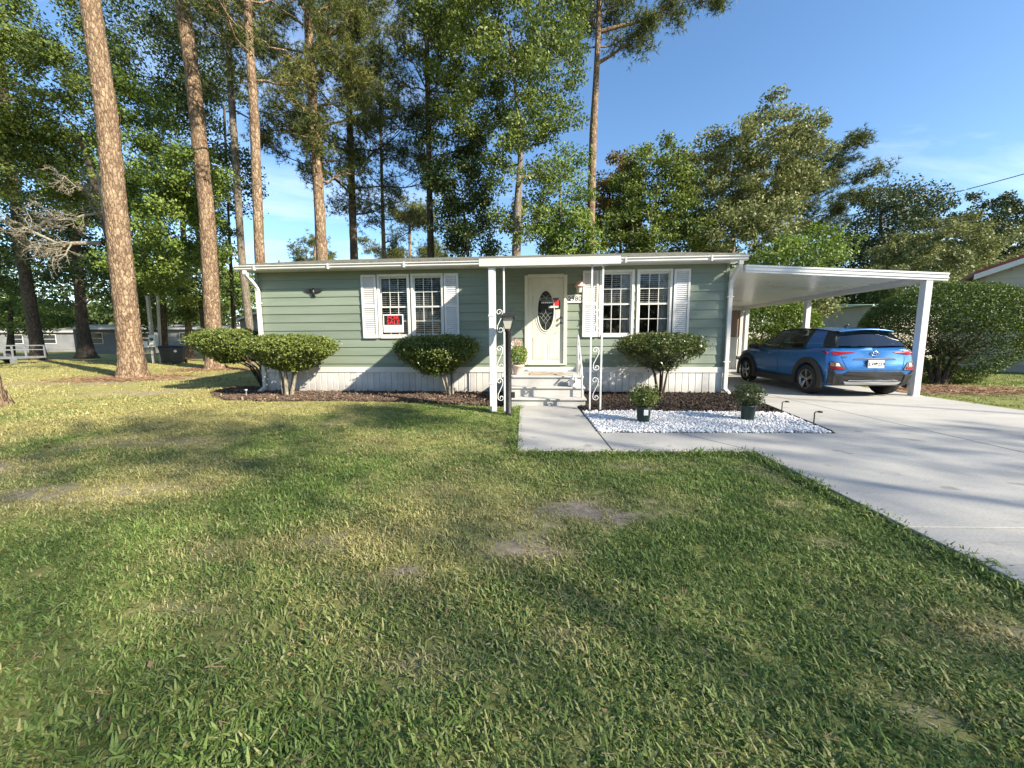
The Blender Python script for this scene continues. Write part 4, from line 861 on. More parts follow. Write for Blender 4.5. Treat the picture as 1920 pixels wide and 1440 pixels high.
# unseen wood added behind the viewer to cut low sky fill, below the sun
rng = np.random.default_rng(78); Cw = []
for i in range(520):
    a = math.radians(rng.uniform(-20, 200)); d_ = rng.uniform(26, 38); hmax = 7.5 if a < math.radians(75) else 11.5
    Cw.append((d_ * math.cos(a) * 1.15, -d_ * math.sin(a) - (2 if math.sin(a) > 0 else 0), rng.uniform(.8, hmax)))
Cw = np.array(Cw); Cw = Cw[Cw[:, 1] < 1]; Pw, dw, tw = clump_leaves(rng, Cw, rng.uniform(1.4, 2.4, len(Cw)), 70, .8); Vw, Fw = leaf_quads(rng, Pw, .62, dw, .4, .6)
tag(link('added_street_wood', fast_mesh('added_street_wood', Vw, Fw, np.repeat(tw, 4)), 'leaf_dark'), 'unseen dense wood added across the street to block low sky light', 'wood', kind='stuff')
# street trees outside the frame, up-sun behind the viewer; each is placed by the patch of ground it shades
SHADE = [((-3.2, 2.2), 17.5, 3.2, 85, 61, 1.7), ((.6, 3.2), 17.5, 3.0, 85, 62, 1.7), ((-1.2, .2), 16.5, 3.4, 85, 63, 1.8), ((3.2, 1.2), 18.5, 2.9, 75, 64, 1.6), ((6.2, 4.0), 15.0, 2.3, 95, 65, .8), ((2.6, 5.7), 18.5, 1.5, 60, 66, .9),
         ((-4.9, 5.0), 15.5, 2.0, 125, 67, .8), ((6.8, .4), 16, 2.6, 120, 68, .9), ((-2.4, 6.7), 14.0, 1.0, 70, 69, .5), ((1.55, 10.6), 16.0, .75, 60, 70, .5)]
SHN = ['first', 'second', 'third', 'fourth', 'fifth', 'sixth', 'seventh', 'eighth', 'ninth', 'tenth']
for (gx_, gy_), h, r, nc, sd, cs_ in SHADE:
    k = h / SUN_TO.z; x, y = gx_ + SUN_TO.x * k, gy_ + SUN_TO.y * k
    broadleaf('shade_tree', '%s of the tall street oaks outside the frame that shade the lawn' % SHN[sd - 61], [np.array((x + .3, y, 0)), np.array((x + .2, y, h * .5)), np.array((x, y + .1, h))], [.085, .06, .025],
              [(x, y, h, r, r, r * .75)], nc, 9, .205, 'leaf_oak', 'grey_bark', sd, csize=(.6 * cs_, 1.1 * cs_), group='street oaks behind the viewer', shell=.2, twig=False)
# ------------------------------------------------------------------ clipped shrubs and pots
def shrub(name, label, base, cen, rad, n, leaf, mat, seed, stems=5, stem_r=.03, flat=3.2, cat='shrub', group=None, bark_mat='pale_bark', under=.62, noise=.14, bare_low=0.0, tight=False):
    """clipped shrub: leaves in a thick shell of a flat-topped dome on several stems"""
    rng = np.random.default_rng(seed); base = np.asarray(base, float); cen = np.asarray(cen, float); t = thing(name, label, cat, tuple(base), group=group)
    d = unit(rng.normal(size=(n, 3))); d[:, 2] = np.abs(d[:, 2]) * np.where(rng.uniform(size=n) < under, 1, -1); d = unit(d)
    e = flat; k = (np.abs(d[:, 0] * .999) ** 2 + np.abs(d[:, 1]) ** 2) ** (e / 2) + np.abs(d[:, 2]) ** e
    sup = d / (k ** (1 / e))[:, None]                                     # rounded box surface
    low = np.where(sup[:, 2:3] < 0, 1 + sup[:, 2:3] * .55, 1.0); sup[:, :2] *= low; sup[:, 2] *= np.where(sup[:, 2] < 0, 1.25, 1)
    az = np.arctan2(d[:, 1], d[:, 0]); lump = 1 + noise * (fbm(az * 3 + 40, d[:, 2] * 3 + 9, seed, 1.3) - .5) * 2
    r = (rng.uniform(.55 if tight else .35, 1, n) ** (.25 if tight else .35)) * lump + rng.normal(0, .008 if tight else .022, n) + np.where(rng.uniform(size=n) < .09, rng.uniform(0, .02 if tight else .15, n), 0)
    P = cen + sup * r[:, None] * np.array(rad)
    if bare_low > 0: keep = (sup[:, 2] > -.35) | (rng.uniform(size=n) > bare_low); P, d, r = P[keep], d[keep], r[keep]
    m_ = len(P)
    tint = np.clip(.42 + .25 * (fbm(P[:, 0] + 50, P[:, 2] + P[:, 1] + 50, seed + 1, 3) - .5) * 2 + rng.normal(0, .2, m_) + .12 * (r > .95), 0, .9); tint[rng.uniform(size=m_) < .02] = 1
    V, F = leaf_quads(rng, P, leaf, d, .35, .5)
    link('crown', fast_mesh('crown', V - base, F, np.repeat(tint, 4)), mat, t)
    for i in range(stems):
        a = 2 * math.pi * i / stems + rng.uniform(-.4, .4); mb = MB(); b0 = base + np.array((math.cos(a), math.sin(a), 0)) * stem_r * 1.6
        end = cen + np.array((math.cos(a) * rad[0], math.sin(a) * rad[1], -.25 * rad[2])) * rng.uniform(.35, .6)
        mid = b0 * .55 + end * .45 + np.array((0, 0, .08)); mid[:2] = b0[:2] * .75 + end[:2] * .25
        pts = [b0, b0 * .6 + mid * .4, mid, mid * .5 + end * .5 + rng.normal(size=3) * .03, end]
        mb.tube([tuple(q - base) for q in pts], [stem_r, stem_r * .85, stem_r * .65, stem_r * .4, .006], 8, cap=False)
        for _ in range(6):
            q = pts[2] * .5 + pts[3] * .5; f_ = cen + np.array((rng.uniform(-.75, .75) * rad[0], rng.uniform(-.7, .7) * rad[1], rng.uniform(-.5, .4) * rad[2]))
            limb(mb, q - base, f_ - base, stem_r * .33, .004, rng, 3, 0, 5)
        link('stem', fast_mesh('stem', np.array([tuple(q) for q in mb.v]), np.array(mb.f)), bark_mat, t).data.polygons.foreach_set('use_smooth', [True] * len(mb.f))
    return t
GS = 'clipped shrubs along the front wall'
shrub('clipped_shrub', 'clipped evergreen shrub on pale cut trunks at the left end of the home', (-5.5, 8.75, 0), at(545, 658, 8.7), (1.02, .72, .36), 21000, .058, 'leaf_holly', 101, 5, .05, group=GS)
shrub('clipped_shrub', 'spreading clipped shrub half hidden behind the leftmost corner shrub', (-6.75, 9.85, 0), at(430, 645, 9.8), (.92, .75, .38), 17000, .058, 'leaf_holly', 102, 5, .035, group=GS, bark_mat='dark_bark')
shrub('clipped_shrub', 'flat-topped clipped shrub under the left window beside the porch', (-1.68, 8.72, 0), at(817, 661, 8.65), (.95, .62, .39), 20000, .055, 'leaf_holly', 103, 5, .035, group=GS)
shrub('clipped_shrub', 'dark clipped shrub on bare thin stems under the right window', (3.0, 8.42, 0), at(1240, 656, 8.4), (.92, .60, .36), 18000, .052, 'leaf_shrub_dark', 104, 5, .03, group=GS, bark_mat='dark_bark', bare_low=.6)
shrub('large_hedge', 'huge rounded hedge beyond the carport post', (11.35, 10.75, 0), (12.1, 11.4, 1.42), (2.0, 1.9, 1.38), 78000, .057, 'leaf_hedge_shaded', 105, 9, .06, flat=2.1, cat='hedge', bark_mat='dark_bark', under=.64, bare_low=.45, noise=.035, tight=True)
shrub('round_bush', 'bright green rounded bush behind the back carport post', (9.4, 17.9, 0), at(1447, 622, 17.5)+np.array((.25, 0, 0)), (1.75, 1.3, 1.35), 16000, .11, 'leaf_hedge', 106, 4, .05, flat=2.2, noise=.04, tight=True, cat='bush', bark_mat='dark_bark')
pmat('pot_green', (0.012, 0.03, 0.022), (0.02, 0.042, 0.03), scale=20, rough=0.45)
pmat('soil', (0.03, 0.022, 0.016), (0.055, 0.04, 0.03), scale=60, rough=0.95)
pmat('paper_white', (0.78, 0.78, 0.76), rough=0.6)
def nursery_pot(label, loc, seed, mat, tagged):
    t = thing('potted_shrub', label, 'potted plant', loc, group='nursery pots on the white gravel'); rng = np.random.default_rng(seed)
    MB().lathe([(.085, .0), (.105, .20), (.115, .205), (.118, .235), (.108, .235), (.105, .20)], 22, cap=False).build('pot', 'pot_green', t, True)
    MB().lathe([(.001, .205), (.104, .205)], 22, cap=False).build('soil', 'soil', t)
    if tagged: MB().add([(-.03, -.117, .12), (.035, -.117, .12), (.035, -.119, .205), (-.03, -.119, .205)], [(0, 1, 2, 3)]).build('price_tag', 'paper_white', t)
    for i in range(7):
        a = i * .9; mb = MB(); limb(mb, (.02 * math.cos(a), .02 * math.sin(a), .2), (.16 * math.cos(a), .16 * math.sin(a), .36 + .05 * (i % 3)), .006, .003, rng, 3, 0, 5); mb.build('stem', 'dark_bark', t)
    n = 1500; d = unit(rng.normal(size=(n, 3))); P = d * (rng.uniform(.2, 1, (n, 1)) ** .5) * np.array((.235, .215, .185)) * (1 + .12 * rng.normal(size=(n, 1))) + np.array((0, 0, .40))
    V, F = leaf_quads(rng, P, .042, d, .7, .5); link('foliage', fast_mesh('foliage', V, F, np.repeat(np.clip(rng.normal(.5, .25, n), 0, .93), 4)), mat, t)
z_g = .045
nursery_pot('small shrub in a dark green nursery pot with a white tag, on white gravel', (1.82, 5.78, z_g), 7, 'leaf_holly', True)
nursery_pot('dark-leaved shrub in a plain green nursery pot near the drive edging', (3.46, 5.93, z_g), 8, 'leaf_shrub_dark', False)
# flower pot, mat and jug on the steps
pmat('clay_pink', (0.52, 0.40, 0.34), (0.62, 0.50, 0.43), scale=14, rough=0.8); leafmat('petal', (0.62, 0.30, 0.26), (0.75, 0.48, 0.40), trans=.3)
def on_steps(x, y, z): a, b = home_to_world(x, y); return (a, b, z)
fp = thing('flower_pot', 'pale clay pot of pink flowers and light leaves on the landing', 'flower pot', on_steps(-.06, -1.05, .553))
MB().lathe([(.09, 0), (.12, .17), (.135, .175), (.14, .21), (.125, .21), (.12, .175)], 20, cap=False).build('pot', 'clay_pink', fp, True)
rng = np.random.default_rng(5); d = unit(rng.normal(size=(1100, 3))); P = d * (rng.uniform(.3, 1, (1100, 1)) ** .5) * np.array((.23, .2, .22)) + np.array((0, 0, .42))
V, F = leaf_quads(rng, P, .05, d, .6, .55); link('foliage', fast_mesh('foliage', V, F, np.repeat(rng.uniform(.3, 1, 1100), 4)), 'leaf_gum', fp)
P = unit(rng.normal(size=(120, 3))) * np.array((.12, .1, .09)) + np.array((-.05, 0, .66)); V, F = leaf_quads(rng, P, .035, None, .6, .9); link('flowers', fast_mesh('flowers', V, F, np.repeat(rng.uniform(0, 1, 120), 4)), 'petal', fp)
pmat('coir', (0.30, 0.24, 0.17), (0.40, 0.33, 0.24), scale=80, rough=0.95, bump=.5, bscale=200)
dm_ = MB().box(-.36, .36, -.22, .22, 0, .018, ch=.005).build('door_mat', 'coir', None, loc=on_steps(.55, -.95, .552), rot=(0, 0, -HA)); tag(dm_, 'tan coir mat on the landing in front of the door', 'door mat')
jg = thing('white_jug', 'white plastic jug with a dark handle on the second step', 'jug', on_steps(1.08, -1.53, .362))
MB().lathe([(.075, 0), (.085, .02), (.085, .13), (.06, .18), (.028, .205), (.028, .235), (.02, .235)], 18).build('body', 'paper_white', jg, True)
MB().tube([(.0, -.06, .20), (0, -.10, .20), (0, -.105, .12), (0, -.088, .08)], .011, 8).build('handle', 'black_metal', jg, True)
# lamp post
lp = thing('lamp_post', 'black lamp post with a four-sided lantern in front of the porch', 'street lamp', (-.25, 6.53, 0))
pmat('lamp_glass', (0.40, 0.39, 0.34), (0.50, 0.48, 0.43), scale=10, rough=0.25)
MB().lathe([(.064, 0), (.062, .05), (.052, .07), (.050, 1.42), (.062, 1.43), (.062, 1.46), (.055, 1.47)], 16).build('post', 'black_metal', lp, True)
def frust(mb, z0, h0, z1, h1): return mb.add([(-h0, -h0, z0), (h0, -h0, z0), (h0, h0, z0), (-h0, h0, z0), (-h1, -h1, z1), (h1, -h1, z1), (h1, h1, z1), (-h1, h1, z1)], [(0, 3, 2, 1), (4, 5, 6, 7), (0, 1, 5, 4), (1, 2, 6, 5), (2, 3, 7, 6), (3, 0, 4, 7)])
frust(MB(), 1.475, .055, 1.66, .098).build('lantern_glass', 'lamp_glass', lp)
frust(MB(), 1.45, .055, 1.475, .06).build('lantern_base', 'black_metal', lp)
cap_ = MB(); frust(cap_, 1.66, .138, 1.67, .138); frust(cap_, 1.672, .134, 1.735, .065); frust(cap_, 1.732, .058, 1.745, .05); frust(cap_, 1.746, .02, 1.765, .012); cap_.build('lantern_cap', 'black_metal', lp)
for a, b in ((-1, -1), (1, -1), (1, 1), (-1, 1)): MB().bar((a * .058, b * .058, 1.47), (a * .101, b * .101, 1.665), .012, .012).build('lantern_bar', 'black_metal', lp)
MB().box(.042, .11, -.03, .03, .30, .40, ch=.008).build('outlet_box', 'black_metal', lp)
# path lights along the drive edging, a solar stake in the left bed
for i, (x, y, lb) in enumerate(((4.30, 6.42, 'middle of the three black hooked path lights along the drive'), (4.16, 5.52, 'nearest of the three black hooked path lights along the drive'), (4.76, 8.60, 'farthest black hooked path light, by the home corner'))):
    t = thing('path_light', lb, 'path light', (x, y, .03), group='hooked path lights by the drive')
    MB().tube([(0, 0, -.03), (0, 0, .20), (.012, 0, .215), (.05, 0, .218)], .008, 8).build('stake', 'black_metal', t, True)
    MB().lathe([(.03, .0), (.036, .008), (.03, .02), (.008, .024)], 14, (.075, 0, .206)).build('lamp_head', 'black_metal', t, True)
pmat('grey_metal', (0.42, 0.42, 0.42), (0.55, 0.55, 0.55), scale=9, rough=0.4, metal=.5)
t = thing('solar_stake_light', 'small grey stake light in the shaded left bed', 'path light', (-6.35, 8.55, 0))
MB().tube([(0, 0, 0), (0, 0, .13)], .008, 8).build('stake', 'grey_metal', t); MB().lathe([(.012, .13), (.03, .17), (.032, .19), (.02, .195)], 14).build('lamp_head', 'grey_metal', t, True)
# plastic edging between gravel bed and drive
ed = MB()
for (xa, ya), (xb, yb) in (((4.13, 5.14), (4.62, 7.5)), ((4.62, 7.5), (4.98, 9.15))): ed.tube([(xa, ya, .045), (xb, yb, .045)], .022, 8)
tag(ed.build('bed_edging', 'black_metal', None, True), 'black plastic edging between the gravel bed and the drive', 'edging')

# ------------------------------------------------------------------ signs and ornaments on the front wall
def on_wall(x, y, z): a, b = home_to_world(x, y); return (a, b, z)
pmat('sign_black', (0.012, 0.012, 0.012), rough=.5); pmat('sign_red', (0.70, 0.03, 0.03), rough=.5); pmat('sign_white', (0.80, 0.80, 0.78), rough=.5); pmat('ink_black', (0.02, 0.02, 0.02), rough=.6); pmat('sign_grey', (0.25, 0.25, 0.25), rough=.6)
ws, hs_ = .50, .43
fs = thing('for_sale_sign', 'red and black FOR SALE sign in the left window', 'sign', on_wall(-3.145, -.016, 1.695), -HA)
MB().box(-ws / 2, ws / 2, -.004, .004, -hs_ / 2, hs_ / 2).build('board', 'sign_white', fs)
MB().box(-ws / 2 + .025, ws / 2 - .025, -.0065, -.0042, -.035, hs_ / 2 - .022).build('black_field', 'sign_black', fs)
MB().box(-ws / 2 + .025, ws / 2 - .025, -.006, -.0042, -hs_ / 2 + .022, -hs_ / 2 + .03).build('border_line', 'sign_black', fs)
for w_, z_, sz, sp_ in (('FOR', .135, .135, 1.05), ('SALE', .025, .135, 1.02)):
    o = link('lettering', text_mesh(w_, sz, bold=.0022, extrude=.001, spacing=sp_), 'sign_red', fs, (0, -.0085, z_), (math.pi / 2, 0, 0)); o.scale = (1.12, 1, 1)
hn = thing('house_number', 'white plaque with the black number 2980 right of the door', 'sign', on_wall(1.205, -.031, 2.225), -HA)
MB().box(-.195, .195, -.008, .008, -.095, .085, ch=.003).build('plaque', 'sign_white', hn)
link('lettering', text_mesh('2980', .15, bold=.0015, extrude=.001, spacing=1.08), 'ink_black', hn, (0, -.010, -.005), (math.pi / 2, 0, 0))
ln = thing('wall_lantern', 'white wall lantern with a rosy tiled shade above the house number', 'wall lamp', on_wall(1.29, -.03, 2.33), -HA)
pmat('rosy', (0.42, 0.24, 0.21), (0.55, 0.36, 0.32), scale=30, rough=.7, lo=.45, hi=.55)
MB().box(-.04, .04, -.02, .006, .04, .22, ch=.005).build('back_plate', 'white_vinyl', ln)
MB().lathe([(.05, .02), (.055, .03), (.075, .15), (.07, .155)], 8, (0, -.11, 0)).build('lantern_body', 'lamp_glass', ln)
MB().lathe([(.115, .15), (.112, .16), (.065, .265), (.055, .27), (.02, .28)], 16, (0, -.11, 0)).build('shade', 'rosy', ln)
MB().bar((0, -.01, .2), (0, -.11, .2), .02, .02).build('arm', 'white_vinyl', ln)
ds = thing('door_notice', 'dark notice with red house symbol and pale unreadable print on the door glass', 'sign', on_wall(.635, -.006, 2.13), -HA)
MB().box(-.235, .235, .0, .004, -.135, .06).build('board', 'sign_black', ds)
MB().box(-.235, .205, -.003, -.0005, .065, .125).build('grey_strip', 'sign_grey', ds)
for a, b in ((-.21, -.09), (-.07, .03), (.05, .18)): MB().box(a, b, -.005, -.0035, .08, .11).build('print', 'sign_black', ds)
MB().prism([(.10, -.05), (.20, -.05), (.20, .05), (.15, .12), (.10, .05)], 'y', -.0045, -.0032).build('house_symbol', 'sign_red', ds)
rnd = random.Random(3); x = -.2
while x < .07: w_ = rnd.uniform(.015, .045); MB().box(x, x + w_, -.003, -.0008, .0, .035).build('print', 'sign_white', ds); x += w_ + .012
x = -.03
while x < .2: w_ = rnd.uniform(.012, .03); MB().box(x, x + w_, -.005, -.0012, -.105, -.06).build('print', 'sign_white', ds); x += w_ + .008
eg = thing('eagle_ornament', 'black metal eagle with spread wings on the left wall', 'ornament', on_wall(-5.11, -.03, 2.47), -HA)
MB().lathe([(.004, -.085), (.03, -.06), (.042, -.02), (.036, .03), (.022, .055), (.024, .075), (.01, .092)], 12, (0, -.012, 0)).build('body', 'black_metal', eg, True)
for s in (-1, 1):
    w_ = [(0, .045), (.07, .07), (.14, .062), (.20, .05), (.245, .045), (.20, .028), (.215, .012), (.165, .008), (.17, -.01), (.12, -.008), (.115, -.03), (.07, -.02), (.03, -.03)]
    MB().prism([(s * a, b) for a, b in w_], 'y', -.016, .002).build('wing', 'black_metal', eg)
MB().prism([(-.03, -.07), (.03, -.07), (.055, -.115), (.02, -.105), (0, -.125), (-.02, -.105), (-.055, -.115)], 'y', -.014, .0).build('tail', 'black_metal', eg)
hk = MB().tube([(0, .0, .03), (0, -.015, .03), (0, -.02, 0), (0, -.035, -.015), (0, -.045, .0)], .008, 6); hk.box(-.012, .012, -.004, .006, -.03, .045)
tag(hk.build('wall_hook', 'black_metal', None, True, on_wall(1.36, -.03, 1.66), (0, 0, -HA)), 'small black hook on the wall right of the door', 'hook')

# ------------------------------------------------------------------ neighbours and yard things
pmat('beige_siding', (0.36, 0.34, 0.28), (0.42, 0.40, 0.33), scale=1.0, rough=.6); pmat('red_metal', (0.20, 0.035, 0.03), (0.26, 0.05, 0.045), scale=2, rough=.45)
pmat('pink_roof', (0.46, 0.23, 0.20), (0.55, 0.30, 0.27), scale=3, rough=.5); pmat('grey_siding', (0.21, 0.22, 0.225), (0.27, 0.28, 0.285), scale=.8, rough=.6)
pmat('pale_siding_shaded', (0.13, 0.135, 0.14), (0.20, 0.205, 0.205), scale=.6, rough=.6); pmat('green_roof', (0.35, 0.50, 0.42), (0.42, 0.57, 0.48), scale=2, rough=.5); pmat('win_dark', (0.02, 0.025, 0.03), rough=.12)  # far-left siding darkened: tree shade is put into its colour
def lap_house(name, label, loc, rz_, W, D, eave, ridge, wall, roofm, wins=(), lap=.2, over=.35, gable=True, front_only=True, doors=(), fascia='white_vinyl'):
    """simple neighbour: gable faces local -y; lap boards on the front, windows and doors as parts"""
    t = thing(name, label, 'house', loc, rz_)
    MB().prism([(-W / 2, 0), (W / 2, 0), (W / 2, eave), (0, ridge) if gable else (W / 2, eave), (-W / 2, eave)] if gable else [(-W / 2, 0), (W / 2, 0), (W / 2, eave), (-W / 2, eave)], 'y', 0, D).build('wall', wall, t)
    z = .25
    while z < (ridge if gable else eave) - .1:
        hw_ = W / 2 if z + lap < eave else W / 2 * (ridge - z - lap) / (ridge - eave)
        if hw_ > .3: MB().add([(-hw_, -.025, z), (hw_, -.025, z), (hw_, -.004, z + lap), (-hw_, -.004, z + lap), (-hw_, 0, z), (hw_, 0, z)], [(0, 1, 2, 3), (0, 4, 5, 1)]).build('siding_board', wall, t)
        z += lap
    if gable:
        s = (ridge - eave) / (W / 2)
        for k in (-1, 1):
            e = W / 2 + over; v = [(0, -over, ridge + .03), (k * e, -over, eave - s * over + .03), (k * e, D + over, eave - s * over + .03), (0, D + over, ridge + .03)]; v += [(a, b, c + .13) for a, b, c in v]
            r_ = MB().add(v, [(0, 1, 2, 3), (4, 7, 6, 5), (0, 4, 5, 1), (1, 5, 6, 2), (2, 6, 7, 3), (3, 7, 4, 0)]).build('roof', roofm, t)
            v = [(0, -over - .03, ridge - .14), (k * e, -over - .03, eave - s * over - .14), (k * e, -over, eave - s * over - .14), (0, -over, ridge - .14)]; v += [(a, b, c + .19) for a, b, c in v]
            MB().add(v, [(0, 1, 2, 3), (4, 7, 6, 5), (0, 4, 5, 1), (1, 5, 6, 2), (2, 6, 7, 3), (3, 7, 4, 0)]).build('fascia', fascia, r_)
    else:
        r_ = MB().prism([(-over, eave), (D + over, eave), (D / 2, ridge)], 'x', -W / 2 - over, W / 2 + over).build('roof', roofm, t)
        MB().box(-W / 2 - over, W / 2 + over, -over - .04, -over - .005, eave - .16, eave + .03).build('fascia', fascia, r_)
    for (a, b, c, d_) in wins:
        f = MB(); f.box(a - .06, b + .06, -.05, -.028, c - .06, c); f.box(a - .06, b + .06, -.05, -.028, d_, d_ + .06); f.box(a - .06, a, -.05, -.028, c, d_); f.box(b, b + .06, -.05, -.028, c, d_)
        w = f.build('window', 'white_vinyl', t); MB().box(a, b, -.036, -.03, c, d_).build('pane', 'win_dark', w); MB().box(a, b, -.042, -.037, (c + d_) / 2 - .02, (c + d_) / 2 + .02).build('meeting_rail', 'white_vinyl', w)
    for (a, b, c, d_) in doors: MB().box(a, b, -.05, -.028, c, d_).build('door', 'white_vinyl', t)
    return t
lap_house('neighbour_house', 'beige neighbour house with a dark red roof edge at the right', (19.75, 12.75, 0), -.70, 7.0, 10, 3.66, 5.10, 'beige_siding', 'red_metal', wins=[(-2.6, -1.8, .9, 1.9), (.5, 1.5, 1, 2.2)], lap=.26)
lap_house('far_house', 'far house with a pink-red metal roof seen past the carport', (31.0, 40, 0), -.75, 6.5, 9, 2.75, 3.85, 'beige_siding', 'pink_roof', wins=[(-1.8, -.8, 1, 2)])
lap_house('far_green_house', 'house with a pale green roof behind the huge hedge', (25.4, 24.5, 0), 0, 8.0, 6, 3.25, 3.55, 'beige_siding', 'green_roof', gable=False, fascia='green_roof')
lap_house('grey_house', 'grey gabled house with white trim behind the left roof end', (-20.5, 34.5, 0), .12, 9.5, 8, 3.2, 5.0, 'grey_siding', 'roof_shingle', wins=[(-3, -2, 1, 2.2)])
lap_house('pale_mobile_home', 'long pale grey mobile home in the shade behind the thickest pine', (-40.5, 42, 0), .22, 16, 5, 2.75, 3.2, 'pale_siding_shaded', 'roof_shingle', wins=[(-6.5, -5.4, 1.1, 2.2), (-2.0, -.9, 1.1, 2.2), (4.2, 5.3, 1.1, 2.2)], doors=[(1.2, 2.1, .4, 2.3)], gable=False)
lap_house('white_far_home', 'small white home with dark windows at the far left', (-62, 50, 0), .3, 13, 5, 2.7, 3.2, 'pale_siding_shaded', 'roof_shingle', wins=[(-5, -3.8, 1.1, 2.2), (-1.6, -.4, 1.1, 2.2), (3.5, 4.7, 1.1, 2.2)], gable=False)
lap_house('dark_grey_home', 'dark grey home behind the black bins', (-30.0, 38, 0), .15, 12, 5, 2.6, 3.0, 'grey_siding', 'roof_shingle', wins=[(-4, -3, 1.1, 2.1), (1, 2, 1.1, 2.1)], gable=False)
# wheeled bins
pmat('bin_black', (0.022, 0.023, 0.026), (0.035, 0.036, 0.04), scale=8, rough=.5)
def bin_(label, loc, rz_, mark):
    t = thing('wheeled_bin', label, 'bin', loc, rz_, 'black bins by the meter pole')
    mb = MB(); mb.add([(-.24, -.27, .08), (.24, -.27, .08), (.24, .27, .08), (-.24, .27, .08), (-.30, -.35, .92), (.30, -.35, .92), (.30, .35, .92), (-.30, .35, .92)], [(0, 3, 2, 1), (4, 5, 6, 7), (0, 1, 5, 4), (1, 2, 6, 5), (2, 3, 7, 6), (3, 0, 4, 7)]); mb.build('body', 'bin_black', t)
    MB().box(-.32, .32, -.37, .37, .80, .93, ch=.015).build('rim', 'bin_black', t)
    MB().prism([(-.40, .932), (.40, .932), (.36, 1.0), (.1, 1.05), (-.3, 1.02)], 'x', -.33, .33).build('lid', 'bin_black', t)
    MB().tube([(-.25, .42, .95), (.25, .42, .95)], .02, 8).build('handle', 'bin_black', t)
    for s in (-1, 1): MB().lathe([(.04, -.03), (.13, -.03), (.135, 0), (.13, .03), (.04, .03)], 16, (s * .29, .25, .135), 'x').build('wheel', 'black_metal', t)
    if mark: MB().lathe([(.001, -.376), (.07, -.376)], 16, (0, 0, .74), 'y', cap=False).build('mark', 'paper_white', t)
bin_('black wheeled bin with a white mark, right of the pair', (-19.6, 21.3, 0), .5, True)
bin_('black wheeled bin standing behind the marked one', (-20.7, 21.9, 0), .35, False)
# meter pole
pmat('pole_wood', (0.33, 0.31, 0.27), (0.43, 0.41, 0.36), scale=3, rough=.8, stretch=(6, 6, .6)); pmat('box_grey', (0.52, 0.54, 0.52), (0.6, 0.62, 0.6), scale=3, rough=.5)
mp_ = thing('meter_pole', 'weathered utility posts with a pale electric meter box beside the bins', 'utility pole', (-21.6, 21.9, 0)); 
def rel(px, py, Y): q = at(px, py, Y); return (q[0] + 21.6, Y - 21.9, q[2])
MB().bar((rel(290, 683, 21.9)[0], 0, 0), rel(277, 555, 21.9), .14, .14).build('post', 'pole_wood', mp_); MB().bar((rel(300, 660, 22)[0], .1, 0), rel(295, 545, 22), .10, .10).build('post', 'pole_wood', mp_)
q = rel(296, 640, 21.9); MB().box(q[0] - .28, q[0] + .12, -.28, -.08, q[2] - .33, q[2] + .36, ch=.02).build('meter_box', 'box_grey', mp_); q = rel(281, 646, 21.9); MB().box(q[0] - .18, q[0] + .12, -.26, -.08, q[2] - .16, q[2] + .18, ch=.02).build('breaker_box', 'box_grey', mp_)
MB().lathe([(.09, 0), (.09, .06)], 16, (rel(296, 640, 21.9)[0] - .08, -.34, rel(296, 640, 21.9)[2] + .12), 'y').build('meter_dial', 'win_dark', mp_)
for a in ((277, 556), (295, 547)): MB().tube([rel(a[0], a[1], 21.9), (rel(a[0], a[1], 21.9)[0] + .3, .5, rel(a[0], a[1], 21.9)[2] + .35), (rel(a[0], a[1], 21.9)[0] + .1, 8, rel(a[0], a[1], 21.9)[2] + 1.6)], .018, 5).build('service_wire', 'black_metal', mp_)
up_ = thing('utility_pole', 'tall dark wooden utility pole behind the meter box', 'utility pole', (at(309, 660, 24)[0], 24, 0)); b0 = at(309, 660, 24)[0]
MB().tube([(0, 0, 0), (at(303, 520, 24)[0] - b0, 0, at(303, 520, 24)[2]), (at(296, 380, 24)[0] - b0, 0, at(296, 380, 24)[2])], [.17, .15, .12], 12).build('pole', 'dark_bark', up_, True)
# galvanised trailer at the left edge
tr_ = thing('utility_trailer', 'low galvanised flat trailer with rails at the left edge', 'trailer', (-31.6, 22.3, 0), .12)
pmat('galv', (0.30, 0.31, 0.32), (0.42, 0.43, 0.44), scale=6, rough=.4, metal=.6)
MB().box(-1.7, 1.7, -.85, .85, .30, .42, ch=.01).build('deck', 'galv', tr_)
for y in (-.85, .85):
    MB().bar((-1.7, y, 1.08), (1.7, y, 1.08), .06, .06).build('rail', 'galv', tr_); MB().bar((-1.7, y, .82), (1.7, y, .82), .04, .05).build('rail', 'galv', tr_)
    for x in (-1.68, -.6, .6, 1.68): MB().bar((x, y, .30), (x, y, 1.08), .06, .06).build('rail_post', 'galv', tr_)
for y in (-.98, .98): MB().lathe([(.1, -.09), (.27, -.09), (.3, -.05), (.3, .05), (.27, .09), (.1, .09)], 20, (-.6, y, .3), 'y').build('wheel', 'bin_black', tr_, True)
for x in (1.65,): MB().box(x - .06, x + .12, -.95, -.75, .02, .30).build('jack_foot', 'galv', tr_)
# overhead lines
for nm, a, b, lb in (('power_line', at(1560, 410, 40), at(2060, 286, 30), 'power line crossing the sky at the right edge'), ('power_line', at(1380, 546, 26), at(1760, 556, 30), 'service line seen under the carport roof')):
    pts = [tuple(a + (b - a) * i / 16 - np.array((0, 0, .35 * math.sin(math.pi * i / 16)))) for i in range(17)]
    tag(MB().tube(pts, .034, 5).build(nm, 'black_metal'), lb, 'power line')
